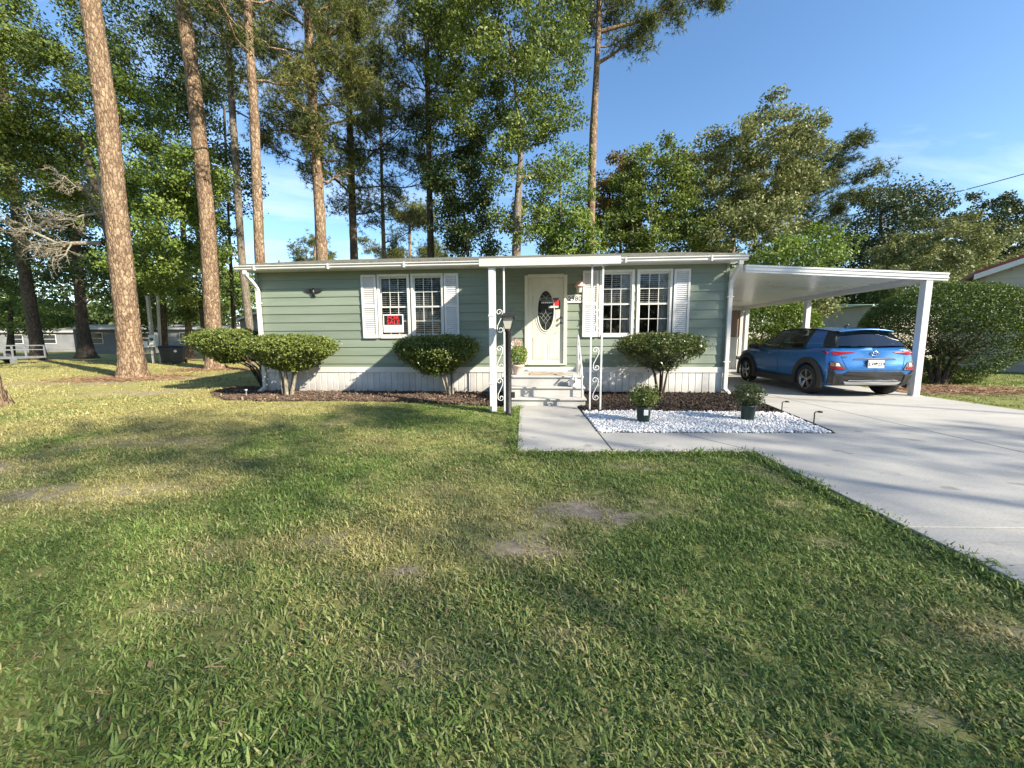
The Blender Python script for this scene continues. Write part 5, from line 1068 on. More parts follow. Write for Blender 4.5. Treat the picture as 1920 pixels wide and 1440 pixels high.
# dead lichen-grey limb hanging left of the thickest pine
rng = np.random.default_rng(91); dt = thing('dead_tree', 'bare lichen-grey dead limbs hanging left of the thickest pine', 'tree', tuple(at(240, 700, 14.6) * np.array((1, 1, 0))))
B = np.array(dt.location); Vt, Ft, Pt, Rt = trunk_tube([B, at(224, 520, 14.8), at(196, 400, 15.2), at(182, 320, 15.2)], [.15, .12, .08, .03], 10, .2, .04, rng)
link('trunk', fast_mesh('trunk', Vt - B, Ft), 'pale_bark', dt)
def twigs(p, d, L, r, lev, mb):
    e = p + d * L; pts = limb(mb, p - B, e - B, r, r * .45, rng, 4, -.06, 6 if lev == 0 else 4, .12)
    if lev >= 3: return
    for k in (1, 2, 3, 4):
        for _ in range(2 if lev else 3):
            dd = unit((d * .8 + rng.normal(size=3) * .75 - np.array((0, 0, .15)))[None])[0]; twigs(np.array(pts[k]) + B, dd, L * rng.uniform(.28, .5), max(r * .4, .006), lev + 1, mb)
for p, q, r in ((at(190, 455, 15.2), at(20, 432, 14.2), .085), (at(186, 400, 15.2), at(90, 410, 14.4), .05), (at(184, 380, 15.2), at(120, 330, 14.6), .04)):
    mb = MB(); d = q - p; twigs(p, d / np.linalg.norm(d), np.linalg.norm(d), r, 0, mb)
    link('dead_branch', fast_mesh('dead_branch', np.array([tuple(v) for v in mb.v]), np.array(mb.f)), 'pale_bark', dt)
# trunk whose foot just shows at the left edge
e_ = at(-30, 762, 7.35); pine('pine_tree', 'pine whose root flare just enters at the left edge of the lawn', [np.array((e_[0], 7.35, 0)), np.array((e_[0] - .2, 7.35, 6)), np.array((e_[0] - .3, 7.3, 13))], [.24, .21, .15], 10.5, 15, 2.6, 14, 40, 95, flare=.5)
# ------------------------------------------------------------------ the blue car (local: x right, y towards its nose, z up)
m, nt, p = nodes_of('car_blue'); p.inputs['Base Color'].default_value = (0.026, 0.155, 0.44, 1); p.inputs['Roughness'].default_value = .32; p.inputs['Metallic'].default_value = .35; p.inputs['Coat Weight'].default_value = 1.0; p.inputs['Coat Roughness'].default_value = .04
pmat('car_plastic', (0.020, 0.021, 0.022), (0.03, 0.031, 0.032), scale=60, rough=.55); pmat('tyre', (0.014, 0.014, 0.014), (0.022, 0.022, 0.022), scale=40, rough=.85)
pmat('alloy', (0.42, 0.42, 0.43), rough=.3, metal=.9); pmat('chrome', (0.75, 0.76, 0.78), rough=.12, metal=1.0); pmat('silver_plastic', (0.45, 0.46, 0.47), rough=.35, metal=.3)
pmat('lamp_red', (0.30, 0.008, 0.012), rough=.12); pmat('lamp_amber', (0.55, 0.25, 0.06), rough=.15); pmat('lamp_clear', (0.55, 0.55, 0.53), rough=.15)
glassmat('car_glass', (0.30, 0.34, 0.33), 0.10); glassmat('car_rear_glass', (0.10, 0.11, 0.12), 0.14)
car = thing('parked_car', 'blue compact SUV with black wheel arches parked under the carport', 'car', home_to_world(7.31, -.76) + (.035,), -HA)
LV = [.20, .30, .46, .58, .70, .84, .96, 1.03]                 # heights of the section
WX = [.72, .81, .85, .86, .865, .86, .835, .78]               # half widths there
REAR = [.20, .10, .035, .02, .05, .085, .10, .17]
FRONT = [.18, .08, .03, .02, .02, .06, .16, .30]
def section(y, wf, zb, zt, ysh=None, xs_=1.0):
    """closed ring; the section is squeezed between zb and zt"""
    R_ = []
    for i, (z, w) in enumerate(zip(LV, WX)):
        zz = zb + (z - LV[0]) / (LV[-1] - LV[0]) * (zt - zb); R_.append((w * wf * xs_, y + (ysh[i] if ysh else 0), zz))
    top = [(R_[-1][0] * .55, R_[-1][1] + (.01 if ysh else 0), zt + .02)]
    half = R_ + top
    return half + [(-x, y_, z) for x, y_, z in half[::-1]]
rings = []
for s_ in (.02, .45, .75, .92): rings.append(section(0, 1, .24, 1.045, [q + .10 * s_ ** 3 for q in REAR], s_ * .97))
rings.append(section(.0, .985, .24, 1.045, [q + .15 for q in REAR]))
for y, wf, zb, zt in ((.40, 1.0, .22, 1.045), (.75, 1.01, .20, 1.04), (1.3, 1.0, .20, 1.03), (2.0, 1.0, .20, 1.01), (2.7, 1.0, .20, .99), (3.05, 1.0, .20, .985), (3.4, 1.0, .22, .95), (3.75, .975, .22, .89)): rings.append(section(y, wf, zb, zt))
rings.append(section(4.165 - .17, .92, .24, .83, [-q for q in FRONT]))
for s_ in (.85, .6, .3, .02): rings.append(section(4.165, .92, .24, .82 , [-q - .16 * s_ ** 3 for q in FRONT], s_))
nr_ = len(rings[0]); V = [q for r in rings for q in r]; F = []
for i in range(len(rings) - 1):
    for k in range(nr_): F.append((i * nr_ + k, i * nr_ + (k + 1) % nr_, (i + 1) * nr_ + (k + 1) % nr_, (i + 1) * nr_ + k))
F.append(tuple(range(nr_))[::-1]); F.append(tuple(range((len(rings) - 1) * nr_, len(rings) * nr_)))
bmsh = mesh_from('body', V, F); MB().fix(bmsh); body_t = bpy.data.objects.new('tmp_body', bmsh); COL.objects.link(body_t)
RA, FA, RW = .755, 3.355, .335
cut = MB()
for y in (RA, FA): cut.lathe([(.375, -1.2), (.375, 1.2)], 32, (0, y, .335), 'x')
cut_o = link('tmp_cut', cut.mesh('tmp_cut')); md = body_t.modifiers.new('cut', 'BOOLEAN'); md.object = cut_o; md.operation = 'DIFFERENCE'; md.solver = 'EXACT'
dg = bpy.context.evaluated_depsgraph_get(); bm_cut = bpy.data.meshes.new_from_object(body_t.evaluated_get(dg)); bpy.data.objects.remove(body_t); bpy.data.objects.remove(cut_o)
bm_cut.materials.clear(); bm_cut.polygons.foreach_set('use_smooth', [True] * len(bm_cut.polygons)); bm_cut.name = 'body'
bm_cut.set_sharp_from_angle(angle=math.radians(35))
body = link('body', bm_cut, 'car_blue', car)
MB().box(-.70, .70, .45, 3.7, .22, .60).build('underbody', 'car_plastic', car)
# cabin: roof, pillars, glass
belt = [(3.02, .985, .80), (2.95, .99, .815), (1.93, 1.01, .83), (1.84, 1.012, .83), (1.02, 1.03, .825), (.93, 1.035, .82), (.44, 1.055, .775), (.21, 1.07, .68)]
roof = [(2.20, 1.44, .575), (2.14, 1.447, .58), (1.80, 1.475, .60), (1.72, 1.477, .60), (1.06, 1.46, .595), (.93, 1.452, .59), (.62, 1.415, .56), (.44, 1.385, .51)]
names = [('pillar', 'car_plastic'), ('side_window', 'car_glass'), ('pillar', 'car_plastic'), ('side_window', 'car_glass'), ('pillar', 'car_plastic'), ('rear_pillar', 'car_blue'), ('pillar', 'car_plastic')]
for s in (-1, 1):
    for i, (nm, mt) in enumerate(names):
        a, b, c, d = belt[i], belt[i + 1], roof[i + 1], roof[i]
        v = []; K = 4
        for j in range(K + 1):
            t_ = j / K; bul = .03 * math.sin(math.pi * t_)
            for u, w in ((a, d), (b, c)): v.append((s * (u[2] + (w[2] - u[2]) * t_ + bul), u[0] + (w[0] - u[0]) * t_, u[1] + (w[1] - u[1]) * t_))
        f = [(2 * j, 2 * j + 1, 2 * j + 3, 2 * j + 2) for j in range(K)]
        link(nm, mesh_from(nm, v, f, True), mt, car)
    for yy0, yy1 in ((3.02, .93),):
        MB().tube([(s * (q[2] + .012), q[0], q[1] - .005) for q in belt[:6]], .012, 6).build('belt_trim', 'car_plastic', car, True)
    MB().tube([(s * (q[2] + .012), q[0], q[1] + .0) for q in roof], .016, 6).build('roof_rail', 'car_plastic', car, True)
    # door seams, handles, mirror
    for y in (1.88, 2.98): MB().tube([(s * .84, y, .97), (s * .870, y, .70), (s * .860, y - .02, .40)], .004, 4).build('door_seam', 'car_plastic', body)
    for y in (1.15, 2.05): MB().tube([(s * .862, y, .885), (s * .888, y + .03, .885), (s * .888, y + .17, .885), (s * .862, y + .2, .885)], .013, 6).build('door_handle', 'car_blue', car, True)
    mb = MB().box(-.10, .10, -.07, .07, -.06, .07, ch=.03); mb.build('wing_mirror', 'car_plastic', car, True, (s * .96, 2.86, 1.03))
    MB().bar((s * .83, 2.86, .99), (s * .93, 2.86, 1.0), .05, .03).build('mirror_arm', 'car_plastic', car)
    # sill and wheel-arch cladding
    MB().box(s * .82, s * .882, RA + .42, FA - .42, .20, .36, ch=.015).build('sill_cladding', 'car_plastic', car)
    for y in (RA, FA):
        pts = []; n = 22; 
        v = []
        for k in range(n + 1):
            a = math.radians(-22 + 224 * k / n); ca, sa = math.cos(a), math.sin(a); ro = .50 + (.03 if k in (0, n) else 0)
            for r_, x_ in ((.372, .86), (.378, .895), (ro, .888), (ro, .845)): v.append((s * x_, y + r_ * ca, max(.19, .335 + r_ * sa)))
        f = []
        for k in range(n):
            for j in range(4): f.append((k * 4 + j, k * 4 + (j + 1) % 4, k * 4 + 4 + (j + 1) % 4, k * 4 + 4 + j))
        mb = MB(); mb.add(v, f); o = mb.build('arch_cladding', 'car_plastic', car); 
        wh = thing('wheel', None, None); wh.parent = car; wh.location = (s * .775, y, .335)
        MB().lathe([(.20, .10), (.24, .112), (.30, .112), (.325, .09), (.335, .05), (.335, -.05), (.325, -.09), (.30, -.112), (.24, -.112), (.20, -.10)], 36, axis='x', cap=False).build('tyre', 'tyre', wh, True)
        MB().lathe([(.225, s * .104), (.212, s * .11), (.205, s * .06), (.19, s * -.08)], 32, axis='x', cap=False).build('rim', 'alloy', wh, True)
        MB().lathe([(.001, s * .02), (.20, s * .01)], 24, axis='x', cap=False).build('brake_disc', 'car_plastic', wh)
        MB().lathe([(.001, s * .103), (.035, s * .10), (.04, s * .08)], 16, axis='x', cap=False).build('hub_cap', 'alloy', wh, True)
        for k in range(5):
            for da in (-.13, .13):
                a = 2 * math.pi * k / 5 + math.pi / 2; MB().bar((s * .088, .03 * math.cos(a), .03 * math.sin(a)), (s * .10, .208 * math.cos(a + da), .208 * math.sin(a + da)), .022, .03).build('spoke', 'alloy', wh)
# roof skin, windscreen, rear glass, spoiler
def skin(rows, name, mat):
    v = [q for r in rows for q in r]; n = len(rows[0]); f = [(i * n + k, i * n + k + 1, (i + 1) * n + k + 1, (i + 1) * n + k) for i in range(len(rows) - 1) for k in range(n - 1)]
    return link(name, mesh_from(name, v, f, True), mat, car)
rows = []
for y, z, w in [(2.26, 1.433, .565)] + [(q[0], q[1], q[2]) for q in roof[1:]]:
    rows.append([(w * t_, y + (.10 * (1 - t_ * t_) if y > 2.1 else (-.06 * (1 - t_ * t_) if y < .5 else 0)), z + .045 * (1 - t_ * t_)) for t_ in np.linspace(-1.02, 1.02, 13)])
skin(rows, 'roof', 'car_blue')
rows = []
for j in range(6):
    t_ = j / 5; w = .80 + (.575 - .80) * t_; y = 3.02 + (2.22 - 3.02) * t_; z = .99 + (1.445 - .99) * t_
    rows.append([(w * u, y + .16 * (1 - u * u) * (1 - .4 * t_), z + .03 * (1 - u * u)) for u in np.linspace(-1, 1, 11)])
skin(rows, 'windscreen', 'car_glass')
rows = []
for j in range(6):
    t_ = j / 5; w = .67 + (.51 - .67) * t_; y = .20 + (.45 - .20) * t_; z = 1.085 + (1.385 - 1.085) * t_
    rows.append([(w * u, y - .09 * (1 - u * u), z) for u in np.linspace(-1, 1, 11)])
skin(rows, 'rear_glass', 'car_rear_glass')
rows = []
for y, z in ((.60, 1.412), (.42, 1.405), (.34, 1.392), (.345, 1.37), (.50, 1.372)): rows.append([(.535 * u, y - .05 * (1 - u * u), z + .045 * (1 - u * u)) for u in np.linspace(-1.0, 1.0, 11)])
skin(rows, 'spoiler', 'car_blue')
for s in (-.38, .38): MB().box(s - .2, s + .2, 1.7, 1.85, .95, 1.32, ch=.05).build('seat', 'car_plastic', car, True); 
for s in (-.42, 0, .42): MB().box(s - .13, s + .13, .85, .95, .95, 1.28, ch=.04).build('seat', 'car_plastic', car, True)
for s in (-.38, .38): MB().box(s - .11, s + .11, 1.72, 1.82, 1.34, 1.45, ch=.03).build('headrest', 'car_plastic', car, True)
MB().tube([(.03, .145, 1.075), (.30, .165, 1.11), (.42, .19, 1.12)], .012, 6).build('rear_wiper', 'car_plastic', car, True)
# rear face details
def ry_(x, z):
    sh = np.interp(z, LV, REAR); u = min(abs(x) / .84, 1.0); return float(sh + (.10 * u ** 3 if u < .92 else .10 + (u - .92) * .6))
def patch(outline, name, mat, parent, off=.012, thick=.02, side=False):
    v = [(x, ry_(x, z) - off, z) for x, z in outline] + [(x, ry_(x, z) - off + thick, z) for x, z in outline]; n = len(outline)
    cx = sum(q[0] for q in outline) / n; cz_ = sum(q[1] for q in outline) / n; v.append((cx, ry_(cx, cz_) - off - .004, cz_))
    f = [(i, (i + 1) % n, 2 * n) for i in range(n)] + [(i, n + i, n + (i + 1) % n, (i + 1) % n) for i in range(n)]
    mb = MB(); mb.add(v, f); return mb.build(name, mat, parent)
def dens(o, m=4):
    q = []
    for (a, b), (c, d) in zip(o, o[1:] + o[:1]):
        for k in range(m): q.append((a + (c - a) * k / m, b + (d - b) * k / m))
    return q
for s in (-1, 1):
    tl = patch(dens([(s * .36, .955), (s * .60, .975), (s * .775, .965), (s * .76, .905), (s * .66, .905)]), 'tail_light', 'lamp_red', car, .014)
    MB().prism([(.20, .925), (.46, .98), (.26, .975)], 'x', s * .80, s * .838).build('tail_light_wrap', 'lamp_red', tl)
    cl = patch(dens([(s * .55, .60), (s * .815, .585), (s * .83, .72), (s * .80, .77), (s * .66, .75)]), 'lamp_surround', 'car_plastic', car, .020, .03)
    patch(dens([(s * .60, .615), (s * .80, .605), (s * .815, .66), (s * .62, .655)]), 'lower_lamp', 'lamp_red', cl, .030, .012)
    patch(dens([(s * .66, .665), (s * .74, .668), (s * .73, .735), (s * .68, .73)]), 'reversing_lamp', 'lamp_clear', cl, .030, .012); patch(dens([(s * .755, .668), (s * .81, .668), (s * .79, .74), (s * .76, .74)]), 'turn_lamp', 'lamp_amber', cl, .030, .012)
    patch(dens([(s * .62, .27), (s * .80, .30), (s * .835, .60), (s * .83, .64), (s * .70, .50), (s * .60, .50)]), 'corner_cladding', 'car_plastic', car, .016, .03)
patch(dens([(-.72, .25), (.72, .25), (.76, .48), (.60, .50), (.50, .555), (-.50, .555), (-.60, .50), (-.76, .48)], 6), 'bumper_cladding', 'car_plastic', car, .022, .04)
patch(dens([(-.50, .275), (.50, .275), (.56, .345), (-.56, .345)], 8), 'skid_plate', 'silver_plastic', car, .032, .02)
patch(dens([(-.48, .36), (.48, .36), (.48, .375), (-.48, .375)], 8), 'bumper_strip', 'chrome', car, .030, .01)
patch(dens([(-.42, .80), (.42, .80), (.38, .83), (-.38, .83)], 6), 'hatch_handle', 'car_plastic', car, .016, .02)
pl = MB().box(-.158, .158, -.006, .006, -.08, .08, ch=.003).build('number_plate', 'sign_white', car, loc=(0, ry_(0, .72) - .028, .715))
MB().box(-.172, .172, .0062, .014, -.093, .093).build('plate_frame', 'car_plastic', pl)
for tx, xx in (('ELW', -.095), ('259', .095)): link('lettering', text_mesh(tx, .092, bold=.002, extrude=.0008), 'ink_black', pl, (xx, -.0075, -.004), (math.pi / 2, 0, 0))
MB().prism([(-.006, -.035), (.006, -.035), (.005, .0), (.03, .005), (.02, .03), (0, .036), (-.02, .03), (-.03, .005), (-.005, .0)], 'y', -.0085, -.0065).build('palm_mark', 'ink_black', pl)
MB().box(-.15, .15, -.0085, -.0065, .052, .072).build('plate_band', 'sign_grey', pl)
em = bpy.data.objects.new('emblem', None); COL.objects.link(em); em.parent = car; em.location = (0, ry_(0, .93) - .012, .93)
MB().tube([(.078 * math.cos(a), 0, .042 * math.sin(a)) for a in np.linspace(0, 2 * math.pi, 25)], .007, 6).build('ring', 'chrome', em, True)
for pts in ([(-.045, 0, -.028), (-.038, 0, 0), (-.022, 0, .03)], [(.022, 0, -.03), (.038, 0, 0), (.045, 0, .028)], [(-.04, 0, -.008), (0, 0, .004), (.04, 0, .010)]): MB().tube(pts, .007, 6).build('stroke', 'chrome', em, True)
for x in (-.60, -.575, -.55, -.525): MB().box(x - .008, x + .008, ry_(x, .86) - .012, ry_(x, .86), .845, .872).build('badge', 'chrome', car)
for s in (-1, 1): MB().tube([(s * .62, ry_(.62, 1.0) - .004, 1.03), (s * .60, ry_(.6, .8) - .006, .80), (s * .53, ry_(.5, .60) - .006, .60)], .003, 4).build('hatch_seam', 'car_plastic', car)
MB().tube([(x, ry_(x, .59) - .006, .585) for x in np.linspace(-.53, .53, 9)], .003, 4).build('hatch_seam', 'car_plastic', car)
MB().tube([(-.02, .95, 1.49), (-.02, .82, 1.55)], .012, 6).build('aerial', 'car_plastic', car)
for s in (-1, 1): MB().box(s * .52, s * .80, 3.98, 4.08, .62, .72, ch=.02).build('headlight', 'lamp_clear', car)
# ------------------------------------------------------------------ beds: mulch and gravel
def in_poly(x, y, poly):
    c = np.zeros(len(x), bool); n = len(poly)
    for i in range(n):
        x0, y0 = poly[i]; x1, y1 = poly[(i + 1) % n]
        k = ((y0 > y) != (y1 > y)) & (x < (x1 - x0) * (y - y0) / ((y1 - y0) if y1 != y0 else 1e-9) + x0); c ^= k
    return c
BED_L = [(-7.9, 9.5), (-7.2, 8.6), (-6.5, 8.15), (-5.6, 8.0), (-4.2, 8.05), (-3.2, 7.95), (-1.9, 7.75), (-.95, 7.45), (-.26, 7.35), (-.26, 9.25), (-6.55, 9.56), (-6.9, 10.4), (-8.0, 10.4)]
BED_R = [(1.32, 7.3), (1.06, 7.3), (1.05, 6.56), (1.9, 6.62), (2.8, 6.5), (3.6, 6.52), (4.38, 6.40), (4.94, 9.0), (1.32, 9.18)]
GRAVEL = [(1.03, 5.17), (4.12, 5.15), (4.40, 6.48), (3.6, 6.6), (2.8, 6.58), (1.9, 6.7), (1.04, 6.64)]
WALKS = [[(-.085, 4.27), (2.62, 4.27), (2.6, 5.15), (1.03, 5.15), (1.03, 7.6), (-.085, 7.6)], [(dx0 - .02, -7.2), (dx1 + .02, -7.2), (dx1 + .02, 8), (9.05, 17), (5.2, 17), (4.95, 9.2), (4.1, 5.0), (dx0 - .02, 5.0)]]
HOUSE = [home_to_world(XL - .02, -.03), home_to_world(XR, -.03), home_to_world(XR, 7.3), home_to_world(XL, 7.3)]
STEPS = [(-.28, 7.25), (1.34, 7.25), (1.34, 9.2), (-.28, 9.2)]
pmat('mulch_bed', (0.022, 0.014, 0.010), (0.06, 0.036, 0.024), scale=25, rough=.95, bump=.8, bscale=60)
pmat('mulch_brown', (0.085, 0.055, 0.040), (0.15, 0.105, 0.08), scale=25, rough=.95, bump=.8, bscale=60)
def flat(name, poly, z, mat):
    bm = bmesh.new(); f = bm.faces.new([bm.verts.new((a, b, z)) for a, b in poly]); bmesh.ops.triangulate(bm, faces=[f]); me = bpy.data.meshes.new(name); bm.to_mesh(me); bm.free()
    me.flip_normals() if me.polygons[0].normal.z < 0 else None
    return tag(link(name, me, mat), kind='structure')
flat('mulch_bed', BED_L, .014, 'mulch_brown'); flat('mulch_bed', BED_R, .020, 'mulch_bed')
pmat('gravel_bed', (0.22, 0.22, 0.21), (0.36, 0.36, 0.35), scale=60, rough=.9); flat('gravel_bed', GRAVEL, .024, 'gravel_bed')
def rand_in(poly, n, rng):
    P_ = np.array(poly); a, b = P_.min(0), P_.max(0); out = []
    while sum(len(o) for o in out) < n:
        q = rng.uniform(a, b, (n * 2, 2)); out.append(q[in_poly(q[:, 0], q[:, 1], poly)])
    return np.concatenate(out)[:n]
def bits(name, n, maker, mat, seed):
    r = []
    for i in range(n):
        me = maker(np.random.default_rng(seed + i), name); me.materials.append(MATS[mat] if isinstance(mat, str) else MATS[mat[i % len(mat)]]); r.append(me)
    return r
def chip(rng, name):
    mb = MB(); l, w, h = rng.uniform(.02, .05), rng.uniform(.006, .014), rng.uniform(.004, .009); mb.box(-l, l, -w, w, 0, h); mb.v = [(x + rng.normal() * .003, y + rng.normal() * .003, z + rng.normal() * .002) for x, y, z in mb.v]; return mb.mesh(name)
def pebble(rng, name):
    bm = bmesh.new(); bmesh.ops.create_icosphere(bm, subdivisions=1, radius=1); s = np.array((rng.uniform(.8, 1.2), rng.uniform(.65, .95), rng.uniform(.45, .7)))
    for v in bm.verts: v.co = Vector(np.array(v.co) * s * (1 + rng.normal() * .10))
    me = bpy.data.meshes.new(name); bm.to_mesh(me); bm.free(); me.polygons.foreach_set('use_smooth', [True] * len(me.polygons)); return me
pmat('chip_dark', (0.018, 0.012, 0.009), rough=.95); pmat('chip_mid', (0.035, 0.023, 0.016), rough=.95); pmat('chip_red', (0.11, 0.045, 0.025), rough=.95); pmat('chip_tan', (0.22, 0.16, 0.11), rough=.95); pmat('chip_brown', (0.10, 0.065, 0.045), rough=.95)
rng = np.random.default_rng(12)
def scatter_flat(name, poly, n, srcs, z, smin, smax, label, cat, tilt=.5, zvar=.02):
    q = rand_in(poly, n, rng); P_ = np.column_stack([q, z + rng.uniform(0, zvar, n)]); R_ = np.column_stack([rng.normal(0, tilt, n), rng.normal(0, tilt, n), rng.uniform(0, 6.28, n)])
    return tag(scatter(name, P_, R_, rng.uniform(smin, smax, n), rng.integers(0, len(srcs), n), srcs), label, cat, kind='stuff')
scatter_flat('mulch', BED_R, 9000, bits('chip', 12, chip, ['chip_dark', 'chip_dark', 'chip_mid', 'chip_dark', 'chip_dark', 'chip_mid', 'chip_dark', 'chip_dark', 'chip_mid', 'chip_dark', 'chip_dark', 'chip_red'], 300), .022, .6, 1.3, 'dark wood mulch in the bed right of the steps', 'mulch')
scatter_flat('mulch', BED_L, 11000, bits('chip', 12, chip, ['chip_brown', 'chip_mid', 'chip_tan', 'chip_brown', 'chip_brown', 'chip_mid'], 330), .016, .5, 1.2, 'brown weathered mulch in the bed left of the steps', 'mulch')
pmat('stone_white', (0.58, 0.58, 0.58), (0.74, 0.74, 0.735), scale=18, rough=.55); pmat('stone_tan', (0.40, 0.36, 0.31), (0.55, 0.51, 0.46), scale=18, rough=.6); pmat('stone_grey', (0.36, 0.365, 0.38), (0.52, 0.52, 0.53), scale=18, rough=.6)
scatter_flat('white_gravel', GRAVEL, 15000, bits('pebble', 10, pebble, ['stone_white', 'stone_white', 'stone_grey', 'stone_white', 'stone_grey', 'stone_white', 'stone_tan', 'stone_white', 'stone_grey', 'stone_white'], 360), .028, .014, .030, 'white marble gravel beside the front walk', 'gravel', .6, .022)
stray = [(-2.2 + .01 * i, 0) for i in range(0)]
# ------------------------------------------------------------------ lawn grass
m, nt, p = nodes_of('grass_blade')
a_t = nt.nodes.new('ShaderNodeAttribute'); a_t.attribute_name = 'tint'; a_d = nt.nodes.new('ShaderNodeAttribute'); a_d.attribute_name = 'dry_sunlit'; a_d.attribute_type = 'INSTANCER'
r1 = nt.nodes.new('ShaderNodeValToRGB'); r1.color_ramp.elements[0].color = (0.076, 0.134, 0.028, 1); r1.color_ramp.elements[1].color = (0.240, 0.330, 0.090, 1); nt.links.new(a_t.outputs['Fac'], r1.inputs[0])
r2 = nt.nodes.new('ShaderNodeValToRGB'); r2.color_ramp.elements[0].color = (0.26, 0.25, 0.065, 1); r2.color_ramp.elements[1].color = (0.52, 0.46, 0.23, 1); nt.links.new(a_t.outputs['Fac'], r2.inputs[0])  # dry blades, brightened to carry the sunlit lawn tone
mx = nt.nodes.new('ShaderNodeMix'); mx.data_type = 'RGBA'; nt.links.new(r1.outputs[0], mx.inputs['A']); nt.links.new(r2.outputs[0], mx.inputs['B'])
sm_ = nt.nodes.new('ShaderNodeMath'); sm_.operation = 'MULTIPLY_ADD'; sm_.inputs[1].default_value = .5; nt.links.new(a_t.outputs['Fac'], sm_.inputs[0]); nt.links.new(a_d.outputs['Fac'], sm_.inputs[2])
mr = nt.nodes.new('ShaderNodeMapRange'); mr.inputs['From Min'].default_value = .42; mr.inputs['From Max'].default_value = .95; nt.links.new(sm_.outputs[0], mr.inputs[0]); nt.links.new(mr.outputs[0], mx.inputs['Factor'])
nt.links.new(mx.outputs['Result'], p.inputs['Base Color']); p.inputs['Roughness'].default_value = .5; p.inputs['Specular IOR Level'].default_value = .2
tr = nt.nodes.new('ShaderNodeBsdfTranslucent'); ms = nt.nodes.new('ShaderNodeMixShader'); ms.inputs[0].default_value = .25; nt.links.new(mx.outputs['Result'], tr.inputs[0])
nt.links.new(p.outputs[0], ms.inputs[1]); nt.links.new(tr.outputs[0], ms.inputs[2]); nt.links.new(ms.outputs[0], nt.nodes['Material Output'].inputs[0])
def tuft(rng, blades, rad, L, W, straw=.12):
    V = []; F = []; T = []
    for b in range(blades):
        a = rng.uniform(0, 2 * np.pi); r = rad * math.sqrt(rng.uniform()); o = np.array((r * math.cos(a), r * math.sin(a), -.004)); h = rng.uniform(0, 2 * np.pi); d = np.array((math.cos(h), math.sin(h), 0)); s = np.array((-d[1], d[0], 0))
        l = L * rng.uniform(.55, 1.25); w = W * (rng.uniform(.75, 1.25) if rng.uniform() > .35 else rng.uniform(.25, .5)) * .5; lean = rng.uniform(.45, 1.2); t = rng.uniform(0, .85) if rng.uniform() > straw else rng.uniform(.9, 1.35)
        if t > .9: lean = rng.uniform(.9, 1.4)
        p0 = o; p1 = o + d * l * .5 * math.sin(lean * .6) + np.array((0, 0, l * .5 * math.cos(lean * .6))); p2 = p1 + d * l * .5 * math.sin(min(lean * 1.5, 1.75)) + np.array((0, 0, l * .5 * math.cos(min(lean * 1.5, 1.75))))
        n = len(V); V += [p0 - s * w * .7, p0 + s * w * .7, p1 - s * w, p1 + s * w, p2 - s * w * .35, p2 + s * w * .35]; F += [(n, n + 1, n + 3, n + 2), (n + 2, n + 3, n + 5, n + 4)]; T += [t] * 6
    me = fast_mesh('grass_tuft', np.array(V), np.array(F), np.array(T)); me.materials.append(MATS['grass_blade']); return me
near_src = [tuft(np.random.default_rng(500 + i), 34, .072, .039, .0068) for i in range(10)]
far_src = [tuft(np.random.default_rng(540 + i), 22, .13, .06, .012) for i in range(6)]
def lawn_points(n, x0, x1, y0, y1, rng, strength=1.0):
    q = np.column_stack([rng.uniform(x0, x1, n), rng.uniform(y0, y1, n)]); x, y = q[:, 0], q[:, 1]; k = np.ones(n, bool)
    for poly in WALKS + [HOUSE, STEPS]: k &= ~in_poly(x, y, poly)
    for poly in (BED_R, GRAVEL): k &= ~in_poly(x, y, poly)
    k &= ~(in_poly(x + rng.normal(0, .08, n), y + rng.normal(0, .08, n), BED_L))
    b = bare_at(x, y); k &= rng.uniform(size=n) > b * .85 * strength
    return x[k], y[k], b[k]
def lawn_patch(name, label, n, x0, x1, y0, y1, srcs, seed, s0, s1):
    rng = np.random.default_rng(seed); x, y, b = lawn_points(n, x0, x1, y0, y1, rng); m_ = len(x)
    z = np.full(m_, -.006); dry = np.clip(dry_sunlit_at(x, y) * .9 + b * 1.1 + rng.normal(0, .10, m_), 0, 1.2)
    sc = rng.uniform(s0, s1, m_) * (1 - .55 * b) * (.8 + .4 * fbm(x, y, 31, 1.7))
    return tag(scatter(name, np.column_stack([x, y, z]), np.column_stack([rng.normal(0, .12, m_), rng.normal(0, .12, m_), rng.uniform(0, 6.28, m_)]), sc, rng.integers(0, len(srcs), m_), srcs, {'dry_sunlit': dry}), label, 'grass', kind='stuff')
lawn_patch('grass', 'broad-bladed patchy lawn grass in the foreground', 17500, -6, 3.2, .2, 4.3, near_src, 600, .75, 1.2)
lawn_patch('grass', 'shorter yellowing lawn grass in front of the home', 15000, -10, 2.9, 4.3, 9.6, near_src, 601, .75, 1.15)
lawn_patch('grass', 'lawn grass spreading left past the thick pines', 16000, -34, -6, -2, 26, far_src, 602, .7, 1.3)
lawn_patch('grass', 'grass strip and yard right of the driveway', 7000, 8.6, 22, -3, 18, far_src, 603, .7, 1.2)
lawn_patch('grass', 'lawn grass behind and beside the viewer', 5000, -8, 2.7, -6.5, .4, far_src, 604, .7, 1.2)
